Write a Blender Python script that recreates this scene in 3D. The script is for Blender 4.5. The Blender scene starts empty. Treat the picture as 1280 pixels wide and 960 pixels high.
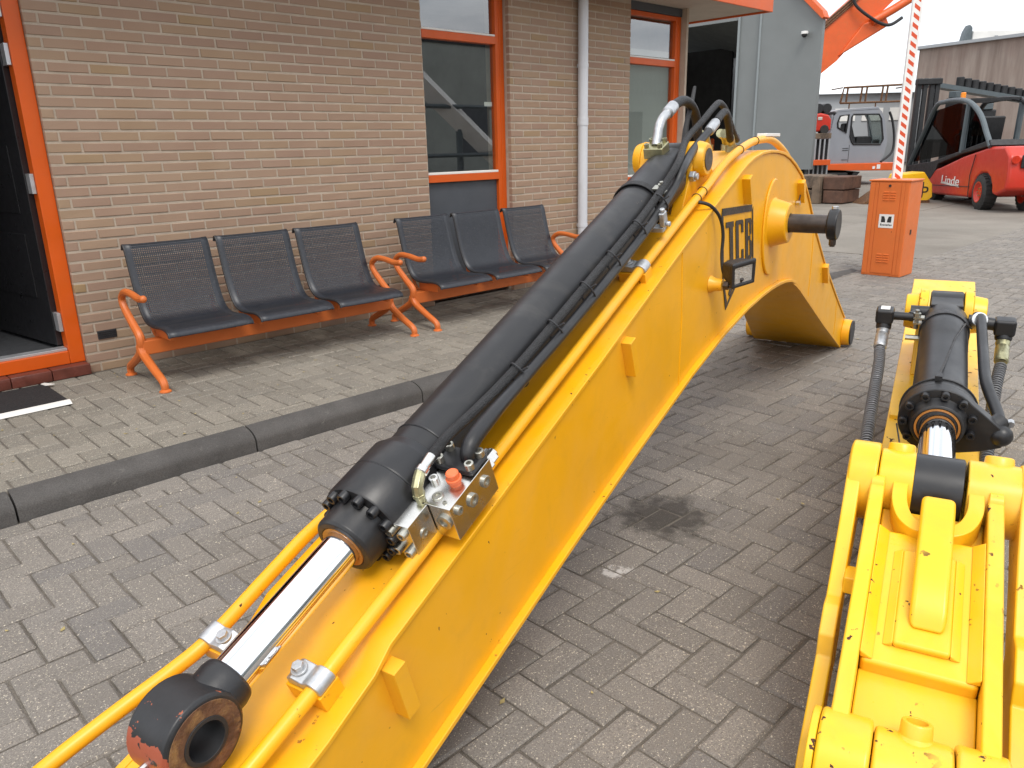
import bpy, bmesh, math, random
from mathutils import Vector, Matrix, Euler
random.seed(7)
R = math.radians
scene = bpy.context.scene
COL = scene.collection

# ------------------------------------------------------------------ camera
cam_d = bpy.data.cameras.new('camera')
cam = bpy.data.objects.new('camera', cam_d); COL.objects.link(cam)
cam_d.sensor_width = 36.0; cam_d.lens = 27.25; cam_d.clip_start = 0.02; cam_d.clip_end = 2000
CAM = Vector((-1.407, -5.075, 1.354))
CR = Matrix(((0.71223, 0.22000, -0.66658), (-0.70158, 0.19251, -0.68609), (-0.02262, 0.95631, 0.29147)))
cam.matrix_world = Matrix.Translation(CAM) @ CR.to_4x4()
scene.camera = cam

# ------------------------------------------------------------------ world, sun, exposure
SUN_EL, SUN_AZ = 58.0, 235.0          # azimuth of the sun seen from the yard, degrees counter-clockwise from +X
world = bpy.data.worlds.new('World'); scene.world = world; world.use_nodes = True
wn = world.node_tree; wn.nodes.clear()
def _n(t, **k):
    n = wn.nodes.new(t)
    for a, b in k.items(): setattr(n, a, b)
    return n
w_out = _n('ShaderNodeOutputWorld'); w_bg = _n('ShaderNodeBackground')
sky = _n('ShaderNodeTexSky'); sky.sky_type = 'NISHITA'; sky.sun_disc = False
sky.sun_elevation = R(SUN_EL); sky.sun_rotation = R(90 - SUN_AZ)
sky.air_density = 1.0; sky.dust_density = 1.0; sky.ozone_density = 1.0
w_tc = _n('ShaderNodeTexCoord'); w_map = _n('ShaderNodeMapping'); w_map.inputs['Scale'].default_value = (1.0, 1.0, 2.6)
w_no = _n('ShaderNodeTexNoise'); w_no.inputs['Scale'].default_value = 2.2; w_no.inputs['Detail'].default_value = 7; w_no.inputs['Roughness'].default_value = 0.55
w_rp = _n('ShaderNodeValToRGB'); w_rp.color_ramp.elements[0].position = 0.36; w_rp.color_ramp.elements[1].position = 0.56
w_rp.color_ramp.elements[0].color = (0.55, 0.55, 0.55, 1); w_rp.color_ramp.elements[1].color = (1, 1, 1, 1)
w_no2 = _n('ShaderNodeTexNoise'); w_no2.inputs['Scale'].default_value = 5.0; w_no2.inputs['Detail'].default_value = 6
w_cl = _n('ShaderNodeMix', data_type='RGBA'); w_cl.inputs[6].default_value = (2.4, 2.9, 3.6, 1); w_cl.inputs[7].default_value = (16.5, 16.5, 16.5, 1)
w_mx = _n('ShaderNodeMix', data_type='RGBA')
L = wn.links.new
L(w_tc.outputs['Generated'], w_map.inputs['Vector']); L(w_map.outputs['Vector'], w_no.inputs['Vector']); L(w_map.outputs['Vector'], w_no2.inputs['Vector'])
L(w_no.outputs['Fac'], w_rp.inputs['Fac']); L(w_rp.outputs['Color'], w_mx.inputs[0])
L(w_no2.outputs['Fac'], w_cl.inputs[0]); L(sky.outputs['Color'], w_mx.inputs[6]); L(w_cl.outputs[2], w_mx.inputs[7])
L(w_mx.outputs[2], w_bg.inputs['Color']); L(w_bg.outputs['Background'], w_out.inputs['Surface'])
w_bg.inputs['Strength'].default_value = 0.10
sun_d = bpy.data.lights.new('sun', 'SUN'); sun_d.energy = 1.3; sun_d.angle = R(24); sun_d.color = (1.0, 0.95, 0.88)
sun = bpy.data.objects.new('sun', sun_d); COL.objects.link(sun)
sv = Vector((math.cos(R(SUN_AZ)) * math.cos(R(SUN_EL)), math.sin(R(SUN_AZ)) * math.cos(R(SUN_EL)), math.sin(R(SUN_EL))))
sun.rotation_euler = sv.to_track_quat('Z', 'Y').to_euler(); sun.location = (0, -8, 12)
vs = scene.view_settings
vs.view_transform = 'Standard'; vs.look = 'None'; vs.gamma = 1.0; vs.use_curve_mapping = False
vs.exposure = 0.80
scene.cycles.max_bounces = 8; scene.cycles.diffuse_bounces = 3; scene.cycles.glossy_bounces = 4; scene.cycles.transparent_max_bounces = 8

# ------------------------------------------------------------------ materials
MATS = {}
def principled(name):
    m = bpy.data.materials.new(name); m.use_nodes = True
    nt = m.node_tree
    return m, nt, nt.nodes['Principled BSDF']
def nd(nt, t, **k):
    n = nt.nodes.new(t)
    for a, b in k.items(): setattr(n, a, b)
    return n
def c4(c): return (c[0], c[1], c[2], 1)
def ramp(nt, fac, p0, p1, c0=(0, 0, 0), c1=(1, 1, 1)):
    r = nd(nt, 'ShaderNodeValToRGB'); e = r.color_ramp.elements
    e[0].position = p0; e[1].position = p1; e[0].color = c4(c0); e[1].color = c4(c1)
    nt.links.new(fac, r.inputs['Fac']); return r.outputs['Color']
def noise(nt, vec, scale, detail=4, rough=0.55, dist=0.0):
    n = nd(nt, 'ShaderNodeTexNoise'); n.inputs['Scale'].default_value = scale; n.inputs['Detail'].default_value = detail
    n.inputs['Roughness'].default_value = rough; n.inputs['Distortion'].default_value = dist
    nt.links.new(vec, n.inputs['Vector']); return n.outputs['Fac']
def mix(nt, fac, a, b, mode='MIX'):
    m = nd(nt, 'ShaderNodeMix', data_type='RGBA', blend_type=mode)
    for s, v in ((0, fac), (6, a), (7, b)):
        if hasattr(v, 'is_linked') or hasattr(v, 'links'): nt.links.new(v, m.inputs[s])
        else: m.inputs[s].default_value = v if s == 0 else c4(v)
    return m.outputs[2]
def math_n(nt, op, a, b=0.0):
    m = nd(nt, 'ShaderNodeMath', operation=op)
    for i, v in enumerate((a, b)):
        if hasattr(v, 'links'): nt.links.new(v, m.inputs[i])
        else: m.inputs[i].default_value = v
    return m.outputs[0]
def bump(nt, bsdf, height, strength, dist=0.01):
    b = nd(nt, 'ShaderNodeBump'); b.inputs['Strength'].default_value = strength; b.inputs['Distance'].default_value = dist
    nt.links.new(height, b.inputs['Height']); nt.links.new(b.outputs['Normal'], bsdf.inputs['Normal'])

def simple(name, col, rough=0.5, metal=0.0, var=0.12, vscale=6.0, grain=0.0, gscale=200.0, bmp=0.0, bscale=80.0, coat=0.0, spec=0.5, rvar=0.1, stain=None, stain_amt=(0.58, 0.7), stain_scale=4.0):
    m, nt, b = principled(name)
    tc = nd(nt, 'ShaderNodeTexCoord').outputs['Object']
    nz = noise(nt, tc, vscale, 5)
    lo = tuple(max(0, c * (1 - var)) for c in col); hi = tuple(min(1, c * (1 + var)) for c in col)
    c = mix(nt, ramp(nt, nz, 0.3, 0.7), lo, hi)
    if grain:
        g = noise(nt, tc, gscale, 2)
        c = mix(nt, ramp(nt, g, 0.35, 0.65), mix(nt, grain, c, (0, 0, 0)), c)
    if stain:
        s = ramp(nt, noise(nt, tc, stain_scale, 6, 0.65, 0.4), *stain_amt)
        c = mix(nt, s, c, stain)
    nt.links.new(c, b.inputs['Base Color'])
    r = ramp(nt, noise(nt, tc, vscale * 2.3, 4), 0.3, 0.7, (max(0.02, rough - rvar),) * 3, (min(1, rough + rvar),) * 3)
    nt.links.new(r, b.inputs['Roughness'])
    b.inputs['Metallic'].default_value = metal; b.inputs['Coat Weight'].default_value = coat
    b.inputs['Specular IOR Level'].default_value = spec
    if bmp: bump(nt, b, noise(nt, tc, bscale, 4), bmp)
    MATS[name] = m; return m

def chipped(name, col, rough, chip_col, chip_thr=0.66, var=0.06, chip_scale=55.0, mask=(0.55, 0.62), coat=0.0, dirt=(0.25, 0.16, 0.05), dirt_amt=0.12, fade=0.0):
    """painted steel: broad tone, faint dusty streaks, chips down to rust where a coarse mask allows"""
    m, nt, b = principled(name)
    tc = nd(nt, 'ShaderNodeTexCoord').outputs['Object']
    lo = tuple(c * (1 - var) for c in col); hi = tuple(min(1, c * (1 + var)) for c in col)
    c = mix(nt, ramp(nt, noise(nt, tc, 3.0, 4), 0.3, 0.7), lo, hi)
    d = ramp(nt, noise(nt, tc, 7.0, 7, 0.7, 0.8), 0.5, 0.78)
    c = mix(nt, math_n(nt, 'MULTIPLY', d, dirt_amt), c, dirt)
    if fade:
        fd = ramp(nt, noise(nt, tc, 2.2, 7, 0.62, 1.2), 0.48, 0.72)
        c = mix(nt, math_n(nt, 'MULTIPLY', fd, fade), c, tuple(min(1, x * 0.8 + 0.10) for x in col))
        mp = nd(nt, 'ShaderNodeMapping'); mp.inputs['Rotation'].default_value = (0.3, 0.5, 0.2); mp.inputs['Scale'].default_value = (4, 60, 160); nt.links.new(tc, mp.inputs['Vector'])
        sc_ = ramp(nt, noise(nt, mp.outputs['Vector'], 1.0, 3, 0.6), 0.66, 0.70)
        c = mix(nt, math_n(nt, 'MULTIPLY', math_n(nt, 'MULTIPLY', sc_, ramp(nt, noise(nt, tc, 6, 3), 0.5, 0.65)), 0.30), c, tuple(x * 0.62 for x in col))
    chips = ramp(nt, noise(nt, tc, chip_scale, 3, 0.5), chip_thr, chip_thr + 0.012)
    cm = ramp(nt, noise(nt, tc, 4.5, 2), mask[0], mask[1])
    f = math_n(nt, 'MULTIPLY', chips, cm)
    rustc = mix(nt, ramp(nt, noise(nt, tc, 160, 3), 0.35, 0.65), chip_col, tuple(x * 0.45 for x in chip_col))
    c = mix(nt, f, c, rustc)
    nt.links.new(c, b.inputs['Base Color'])
    r = mix(nt, f, mix(nt, ramp(nt, noise(nt, tc, 9, 4), 0.3, 0.7), (rough - 0.07,) * 3, (rough + 0.1,) * 3), (0.85, 0.85, 0.85))
    nt.links.new(r, b.inputs['Roughness']); b.inputs['Coat Weight'].default_value = coat
    h = math_n(nt, 'SUBTRACT', math_n(nt, 'MULTIPLY', noise(nt, tc, 130, 3), 0.12), math_n(nt, 'MULTIPLY', f, 1.0))
    bump(nt, b, h, 0.25, 0.002)
    MATS[name] = m; return m

def piece_rand(nt):
    oi = nd(nt, 'ShaderNodeObjectInfo').outputs['Random']; ge = nd(nt, 'ShaderNodeNewGeometry').outputs['Random Per Island']
    return math_n(nt, 'FRACT', math_n(nt, 'ADD', oi, ge))

def brick_mat():
    m, nt, b = principled('brick'); tc = nd(nt, 'ShaderNodeTexCoord').outputs['Object']
    geo = nd(nt, 'ShaderNodeNewGeometry').outputs['Position']
    r = piece_rand(nt)
    cr = nd(nt, 'ShaderNodeValToRGB'); nt.links.new(r, cr.inputs['Fac']); e = cr.color_ramp.elements
    cols = [(0.0, (0.310, 0.204, 0.149)), (0.15, (0.325, 0.217, 0.156)), (0.35, (0.336, 0.226, 0.158)), (0.55, (0.322, 0.212, 0.155)), (0.75, (0.338, 0.230, 0.157)), (0.96, (0.330, 0.227, 0.146)), (1.0, (0.318, 0.216, 0.114))]
    e[0].position = 0; e[0].color = c4(cols[0][1]); e[1].position = 1; e[1].color = c4(cols[-1][1])
    for p, c in cols[1:-1]:
        x = e.new(p); x.color = c4(c)
    g = noise(nt, geo, 240, 4, 0.7)
    c = mix(nt, ramp(nt, g, 0.3, 0.7), mix(nt, 0.16, cr.outputs['Color'], (0.16, 0.11, 0.08)), cr.outputs['Color'])
    c = mix(nt, math_n(nt, 'MULTIPLY', ramp(nt, noise(nt, geo, 2.2, 6, 0.6), 0.42, 0.75), 0.22), c, (0.42, 0.33, 0.24))
    nt.links.new(c, b.inputs['Base Color']); b.inputs['Roughness'].default_value = 0.92; b.inputs['Specular IOR Level'].default_value = 0.2
    bump(nt, b, noise(nt, geo, 150, 5, 0.7), 0.5, 0.003)
    MATS['brick'] = m

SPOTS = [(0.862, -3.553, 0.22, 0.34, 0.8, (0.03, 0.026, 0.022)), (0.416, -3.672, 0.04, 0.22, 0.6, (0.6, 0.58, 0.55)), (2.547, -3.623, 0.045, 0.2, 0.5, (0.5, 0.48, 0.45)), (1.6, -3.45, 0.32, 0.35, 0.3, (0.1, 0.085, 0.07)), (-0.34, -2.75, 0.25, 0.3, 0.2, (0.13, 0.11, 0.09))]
def paver_mat(name, base, tint):
    m, nt, b = principled(name); geo = nd(nt, 'ShaderNodeNewGeometry').outputs['Position']
    r = piece_rand(nt)
    c = mix(nt, r, tuple(x * 0.80 for x in base), tuple(min(1, x * 1.15) for x in base))
    r2 = math_n(nt, 'FRACT', math_n(nt, 'MULTIPLY', r, 13.7))
    c = mix(nt, ramp(nt, r2, 0.72, 0.95), c, tint)
    big = noise(nt, geo, 1.1, 6, 0.6)
    c = mix(nt, math_n(nt, 'MULTIPLY', ramp(nt, big, 0.5, 0.78), 0.45), c, tuple(x * 0.45 for x in base))
    g = noise(nt, geo, 210, 4, 0.75)
    c = mix(nt, ramp(nt, g, 0.32, 0.62), tuple(x * 0.5 for x in base), c)
    n_a = noise(nt, geo, 260, 2, 0.5); n_b = noise(nt, geo, 150, 2, 0.5, 0.3)
    sp = math_n(nt, 'MAXIMUM', ramp(nt, n_a, 0.645, 0.70), ramp(nt, n_b, 0.665, 0.70))
    spc = mix(nt, noise(nt, geo, 37, 2), (0.80, 0.76, 0.66), (0.50, 0.40, 0.26))
    c = mix(nt, math_n(nt, 'MULTIPLY', sp, 0.85), c, spc)
    dk = ramp(nt, noise(nt, geo, 190, 2, 0.5), 0.30, 0.36, (1, 1, 1), (0, 0, 0))
    c = mix(nt, math_n(nt, 'MULTIPLY', dk, 0.6), c, tuple(x * 0.25 for x in base))
    wear = ramp(nt, noise(nt, geo, 9, 5, 0.7, 0.5), 0.66, 0.8)
    c = mix(nt, math_n(nt, 'MULTIPLY', wear, 0.25), c, (0.45, 0.42, 0.37))
    # an oil patch, bird lime and a few old stains at their own places on the road
    def spot(x, y, rad, wob):
        sub = nd(nt, 'ShaderNodeVectorMath', operation='SUBTRACT'); nt.links.new(geo, sub.inputs[0]); sub.inputs[1].default_value = (x, y, 0)
        le = nd(nt, 'ShaderNodeVectorMath', operation='LENGTH'); nt.links.new(sub.outputs[0], le.inputs[0])
        d_ = math_n(nt, 'ADD', le.outputs['Value'], math_n(nt, 'MULTIPLY', math_n(nt, 'SUBTRACT', noise(nt, geo, 16, 5, 0.65), 0.5), wob))
        return ramp(nt, d_, rad * 0.45, rad, (1, 1, 1), (0, 0, 0))
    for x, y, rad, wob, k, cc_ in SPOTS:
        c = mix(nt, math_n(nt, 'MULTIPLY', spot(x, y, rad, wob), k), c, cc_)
    nt.links.new(c, b.inputs['Base Color'])
    nt.links.new(ramp(nt, big, 0.35, 0.75, (0.9, 0.9, 0.9), (0.62, 0.62, 0.62)), b.inputs['Roughness'])
    b.inputs['Specular IOR Level'].default_value = 0.35
    bump(nt, b, math_n(nt, 'ADD', g, math_n(nt, 'MULTIPLY', noise(nt, geo, 45, 4), 0.8)), 0.6, 0.003)
    MATS[name] = m

def glass_mat(name, tint, gain=2.4):
    m = bpy.data.materials.new(name); m.use_nodes = True; nt = m.node_tree; nt.nodes.clear()
    o = nd(nt, 'ShaderNodeOutputMaterial'); mx = nd(nt, 'ShaderNodeMixShader'); fr = nd(nt, 'ShaderNodeLayerWeight'); fr.inputs['Blend'].default_value = 0.5
    tr = nd(nt, 'ShaderNodeBsdfTransparent'); tr.inputs['Color'].default_value = c4(tint)
    gl = nd(nt, 'ShaderNodeBsdfGlossy'); gl.inputs['Roughness'].default_value = 0.0; gl.inputs['Color'].default_value = (1, 1, 1, 1)
    f = math_n(nt, 'MINIMUM', math_n(nt, 'MULTIPLY', math_n(nt, 'ADD', math_n(nt, 'MULTIPLY', math_n(nt, 'POWER', fr.outputs['Facing'], 5.0), 0.95), 0.05), gain), 0.9)
    nt.links.new(f, mx.inputs['Fac']); nt.links.new(tr.outputs[0], mx.inputs[1]); nt.links.new(gl.outputs[0], mx.inputs[2]); nt.links.new(mx.outputs[0], o.inputs['Surface'])
    MATS[name] = m

def perf_mat():
    m, nt, b = principled('perforated_steel'); tc = nd(nt, 'ShaderNodeTexCoord').outputs['UV']
    mp = nd(nt, 'ShaderNodeMapping'); mp.inputs['Scale'].default_value = (1, 1, 1); nt.links.new(tc, mp.inputs['Vector'])
    v = nd(nt, 'ShaderNodeTexVoronoi'); v.inputs['Scale'].default_value = 85; v.inputs['Randomness'].default_value = 0.0
    nt.links.new(mp.outputs['Vector'], v.inputs['Vector'])
    hole = ramp(nt, v.outputs['Distance'], 0.26, 0.30, (1, 1, 1), (0, 0, 0))
    sep = nd(nt, 'ShaderNodeSeparateXYZ'); nt.links.new(tc, sep.inputs['Vector'])
    # solid margins along the edges
    def band(o, lo, hi):
        return math_n(nt, 'MULTIPLY', math_n(nt, 'GREATER_THAN', o, lo), math_n(nt, 'LESS_THAN', o, hi))
    inside = math_n(nt, 'MULTIPLY', band(sep.outputs['X'], 0.035, 0.455), band(sep.outputs['Y'], 0.04, 0.80))
    hole = math_n(nt, 'MULTIPLY', hole, inside)
    gp = noise(nt, tc, 14, 5, 0.6)
    c = mix(nt, ramp(nt, gp, 0.3, 0.7), (0.017, 0.0195, 0.026), (0.025, 0.028, 0.036))
    c = mix(nt, math_n(nt, 'MULTIPLY', ramp(nt, noise(nt, tc, 60, 4), 0.55, 0.75), 0.16), c, (0.2, 0.19, 0.17))
    nt.links.new(c, b.inputs['Base Color']); b.inputs['Roughness'].default_value = 0.42
    nt.links.new(math_n(nt, 'SUBTRACT', 1.0, hole), b.inputs['Alpha'])
    MATS['perforated_steel'] = m

def stripe_mat():
    m, nt, b = principled('barrier_stripes'); tc = nd(nt, 'ShaderNodeTexCoord').outputs['Object']
    s = nd(nt, 'ShaderNodeSeparateXYZ'); nt.links.new(tc, s.inputs['Vector'])
    u = math_n(nt, 'ADD', math_n(nt, 'DIVIDE', s.outputs['Z'], 0.083), math_n(nt, 'MULTIPLY', s.outputs['Y'], -9.0))
    st = math_n(nt, 'LESS_THAN', math_n(nt, 'FRACT', u), 0.48)
    mid = math_n(nt, 'LESS_THAN', math_n(nt, 'ABSOLUTE', s.outputs['Y']), 0.028)
    f = math_n(nt, 'MULTIPLY', st, mid)
    dirt = ramp(nt, noise(nt, tc, 12, 5), 0.4, 0.8, (0.80, 0.79, 0.77), (0.66, 0.64, 0.6))
    c = mix(nt, f, dirt, (0.62, 0.075, 0.02))
    nt.links.new(c, b.inputs['Base Color']); b.inputs['Roughness'].default_value = 0.4
    MATS['barrier_stripes'] = m

def rod_eye_mat():
    m, nt, b = principled('worn_black_paint'); tc = nd(nt, 'ShaderNodeTexCoord').outputs['Object']
    s = nd(nt, 'ShaderNodeSeparateXYZ'); nt.links.new(tc, s.inputs['Vector'])
    n1 = noise(nt, tc, 9, 5, 0.55, 0.6)
    f = math_n(nt, 'MULTIPLY', ramp(nt, n1, 0.37, 0.38), math_n(nt, 'LESS_THAN', math_n(nt, 'ADD', s.outputs['X'], math_n(nt, 'MULTIPLY', noise(nt, tc, 30, 3), 0.05)), -0.030))
    c = mix(nt, ramp(nt, noise(nt, tc, 20, 4), 0.3, 0.7), (0.012, 0.012, 0.013), (0.02, 0.02, 0.022))
    c = mix(nt, f, c, (0.30, 0.07, 0.035))
    f2 = math_n(nt, 'MULTIPLY', ramp(nt, noise(nt, tc, 55, 3), 0.69, 0.70), 1.0)
    c = mix(nt, f2, c, (0.3, 0.075, 0.03))
    nt.links.new(c, b.inputs['Base Color']); b.inputs['Roughness'].default_value = 0.42
    bump(nt, b, noise(nt, tc, 90, 4), 0.15, 0.002)
    MATS['worn_black_paint'] = m

YELLOW = (0.80, 0.382, 0.005)
chipped('yellow_paint', YELLOW, 0.36, (0.10, 0.035, 0.012), 0.70, mask=(0.52, 0.60), fade=0.22, dirt_amt=0.14)
chipped('yellow_paint_worn', (0.84, 0.475, 0.012), 0.34, (0.09, 0.035, 0.015), 0.665, mask=(0.48, 0.56), chip_scale=42, fade=0.4, dirt_amt=0.2)
chipped('black_paint', (0.0115, 0.0115, 0.013), 0.40, (0.16, 0.13, 0.1), 0.735, mask=(0.5, 0.6), chip_scale=70, dirt=(0.085, 0.078, 0.068), dirt_amt=0.32)
chipped('orange_frame', (0.60, 0.088, 0.002), 0.42, (0.2, 0.05, 0.02), 0.8, dirt_amt=0.08)
chipped('orange_bench', (0.56, 0.135, 0.026), 0.45, (0.2, 0.06, 0.02), 0.74, dirt_amt=0.15)
chipped('orange_cabinet', (0.66, 0.155, 0.030), 0.45, (0.2, 0.06, 0.02), 0.76, dirt_amt=0.15)
chipped('orange_machine', (0.66, 0.10, 0.014), 0.45, (0.12, 0.04, 0.02), 0.7, chip_scale=12, dirt_amt=0.3)
chipped('red_paint', (0.52, 0.028, 0.012), 0.36, (0.15, 0.05, 0.03), 0.72, chip_scale=14, dirt_amt=0.12)
simple('rod_seal_orange', (0.42, 0.17, 0.03), 0.5)
simple('chrome', (0.86, 0.86, 0.87), 0.06, 1.0, var=0.02, rvar=0.03)
simple('zinc', (0.68, 0.67, 0.64), 0.24, 1.0, var=0.06, vscale=12, rvar=0.05, stain=(0.45, 0.40, 0.28), stain_amt=(0.58, 0.9), stain_scale=9)
simple('galvanised', (0.5, 0.51, 0.52), 0.45, 0.85, var=0.15, vscale=40, bmp=0.1)
simple('steel_bolt', (0.42, 0.41, 0.36), 0.35, 0.9, var=0.2, vscale=60)
simple('brass_zinc', (0.42, 0.40, 0.24), 0.35, 0.8, var=0.25, vscale=40)
simple('rusty_steel', (0.11, 0.05, 0.024), 0.8, 0.1, var=0.45, vscale=25, bmp=0.4, bscale=120, stain=(0.26, 0.14, 0.05), stain_amt=(0.5, 0.7), stain_scale=30)
simple('pin_steel', (0.075, 0.062, 0.055), 0.38, 0.6, var=0.35, vscale=18, stain=(0.13, 0.06, 0.03), stain_amt=(0.55, 0.7), stain_scale=9)
simple('rubber', (0.014, 0.014, 0.015), 0.62, var=0.25, vscale=20, bmp=0.25, bscale=250)
simple('hose_wrap', (0.017, 0.017, 0.018), 0.55, var=0.3, vscale=40, bmp=0.8, bscale=320)
simple('tyre', (0.03, 0.028, 0.026), 0.85, var=0.3, vscale=12, bmp=0.4, bscale=40)
simple('black_plastic', (0.02, 0.02, 0.022), 0.5, var=0.2, vscale=30, bmp=0.2, bscale=300)
simple('spiral_guard', (0.12, 0.12, 0.125), 0.45, var=0.15)
simple('orange_plug', (0.8, 0.16, 0.05), 0.45)
simple('red_cap', (0.55, 0.03, 0.05), 0.4)
simple('mortar', (0.455, 0.375, 0.295), 0.95, var=0.12, vscale=9, grain=0.15, gscale=320, bmp=0.4, bscale=260, spec=0.2)
simple('joint_sand', (0.172, 0.152, 0.128), 0.95, var=0.25, vscale=5, grain=0.4, gscale=250, bmp=0.5, bscale=300, spec=0.2, stain=(0.085, 0.10, 0.03), stain_amt=(0.66, 0.76), stain_scale=2.5)
simple('kerb_concrete', (0.098, 0.092, 0.087), 0.85, var=0.18, vscale=6, grain=0.35, gscale=260, bmp=0.4, bscale=220, stain=(0.2, 0.19, 0.17), stain_amt=(0.62, 0.8), stain_scale=30, spec=0.3)
simple('concrete', (0.235, 0.212, 0.182), 0.88, var=0.14, vscale=0.8, grain=0.2, gscale=90, bmp=0.3, bscale=90, stain=(0.15, 0.132, 0.112), stain_amt=(0.5, 0.75), stain_scale=0.6, spec=0.25)
simple('ground_far', (0.22, 0.2, 0.175), 0.92, var=0.2, vscale=0.15, grain=0.2, gscale=20, spec=0.2)
simple('white_trim', (0.72, 0.70, 0.66), 0.5, var=0.05)
simple('white_pvc', (0.56, 0.57, 0.60), 0.4, var=0.05, vscale=2.0, stain=(0.45, 0.45, 0.45), stain_amt=(0.55, 0.8))
simple('grey_panel', (0.062, 0.068, 0.078), 0.55, var=0.08, vscale=5)
simple('soffit', (0.42, 0.37, 0.31), 0.8, var=0.06)
simple('clad_grey', (0.172, 0.184, 0.182), 0.5, var=0.05, vscale=1.5)
simple('clad_edge', (0.23, 0.255, 0.26), 0.5, var=0.05)
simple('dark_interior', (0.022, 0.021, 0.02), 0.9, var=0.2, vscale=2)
simple('room_wall', (0.10, 0.10, 0.10), 0.9)
simple('door_black', (0.014, 0.014, 0.016), 0.35, var=0.1)
simple('carpet', (0.032, 0.034, 0.038), 0.95, var=0.2, vscale=30, bmp=0.4, bscale=300)
simple('mat_black', (0.014, 0.014, 0.015), 0.8, var=0.3, vscale=40, bmp=0.6, bscale=220, stain=(0.1, 0.075, 0.04), stain_amt=(0.68, 0.72), stain_scale=40)
simple('sill_tile', (0.12, 0.033, 0.022), 0.4, var=0.25, vscale=9, bmp=0.2, bscale=60)
simple('blind', (0.36, 0.368, 0.34), 0.8, var=0.06)
simple('aluminium', (0.55, 0.56, 0.58), 0.4, 0.7, var=0.08)
simple('timber', (0.155, 0.11, 0.075), 0.85, var=0.35, vscale=5, bmp=0.5, bscale=30, stain=(0.06, 0.045, 0.035), stain_amt=(0.5, 0.65), stain_scale=4)
simple('timber_brown', (0.10, 0.05, 0.032), 0.85, var=0.35, vscale=5, bmp=0.5, bscale=30)
simple('cab_grey', (0.25, 0.262, 0.29), 0.45, var=0.06, vscale=2, stain=(0.26, 0.26, 0.27), stain_amt=(0.55, 0.7))
simple('rust_clad', (0.27, 0.205, 0.17), 0.85, var=0.22, vscale=0.5, stain=(0.25, 0.15, 0.115), stain_amt=(0.45, 0.75), stain_scale=0.5)
simple('far_grey', (0.33, 0.345, 0.36), 0.7, var=0.06, vscale=0.3)
simple('far_white', (0.7, 0.69, 0.66), 0.6, var=0.1, vscale=1)
simple('guard_grey', (0.085, 0.105, 0.115), 0.5, var=0.1)
simple('leaf', (0.30, 0.24, 0.10), 0.8, var=0.5, vscale=3)
simple('shed_green', (0.30, 0.32, 0.295), 0.7, var=0.15, vscale=0.4)
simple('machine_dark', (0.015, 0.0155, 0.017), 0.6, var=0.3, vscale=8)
simple('blue_paint', (0.04, 0.09, 0.22), 0.5)
simple('lamp_lens', (0.58, 0.55, 0.50), 0.12, 0.4, var=0.15, vscale=60, bmp=0.6, bscale=140)
simple('amber', (0.9, 0.28, 0.02), 0.3)
simple('hot_red_lamp', (0.5, 0.03, 0.01), 0.2)
simple('decal_black', (0.03, 0.024, 0.02), 0.6, var=0.3, vscale=40, stain=(0.10, 0.055, 0.02), stain_amt=(0.55, 0.7), stain_scale=70)
simple('decal_white', (0.75, 0.74, 0.72), 0.5, var=0.06)
simple('decal_dark', (0.02, 0.02, 0.02), 0.6)
simple('plinth', (0.2, 0.19, 0.18), 0.9, var=0.15)
glass_mat('pane_glass', (0.80, 0.85, 0.82), 4.2); glass_mat('cab_glass', (0.6, 0.65, 0.64), 0.6); glass_mat('tint_glass', (0.20, 0.215, 0.23), 0.12)
def streak_clad():
    m, nt, b = principled('rust_clad'); tc = nd(nt, 'ShaderNodeTexCoord').outputs['Object']
    mp = nd(nt, 'ShaderNodeMapping'); mp.inputs['Scale'].default_value = (1.6, 1.6, 0.16); nt.links.new(tc, mp.inputs['Vector'])
    st = noise(nt, mp.outputs['Vector'], 1.5, 6, 0.65); bg = noise(nt, tc, 0.45, 5, 0.6)
    c = mix(nt, ramp(nt, st, 0.35, 0.7), (0.20, 0.150, 0.125), (0.33, 0.27, 0.23))
    c = mix(nt, math_n(nt, 'MULTIPLY', ramp(nt, bg, 0.5, 0.75), 0.6), c, (0.21, 0.125, 0.10))
    nt.links.new(c, b.inputs['Base Color']); b.inputs['Roughness'].default_value = 0.85; MATS['rust_clad'] = m
streak_clad()
brick_mat(); perf_mat(); stripe_mat(); rod_eye_mat()
paver_mat('paver', (0.246, 0.222, 0.196), (0.195, 0.181, 0.170))
paver_mat('paver_walk', (0.260, 0.235, 0.196), (0.222, 0.202, 0.172))

def far_paver_mat():
    m, nt, b = principled('paver_far'); geo = nd(nt, 'ShaderNodeNewGeometry').outputs['Position']
    br = nd(nt, 'ShaderNodeTexBrick'); nt.links.new(geo, br.inputs['Vector'])
    for k, v in (('Scale', 1.0), ('Mortar Size', 0.004), ('Brick Width', 0.2), ('Row Height', 0.1)): br.inputs[k].default_value = v
    br.inputs['Color1'].default_value = (0.262, 0.232, 0.200, 1); br.inputs['Color2'].default_value = (0.225, 0.2, 0.172, 1); br.inputs['Mortar'].default_value = (0.11, 0.092, 0.072, 1)
    c = mix(nt, ramp(nt, noise(nt, geo, 1.1, 5), 0.45, 0.75), br.outputs['Color'], (0.15, 0.13, 0.11))
    nt.links.new(c, b.inputs['Base Color']); b.inputs['Roughness'].default_value = 0.9; b.inputs['Specular IOR Level'].default_value = 0.3
    MATS['paver_far'] = m
far_paver_mat()

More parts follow.
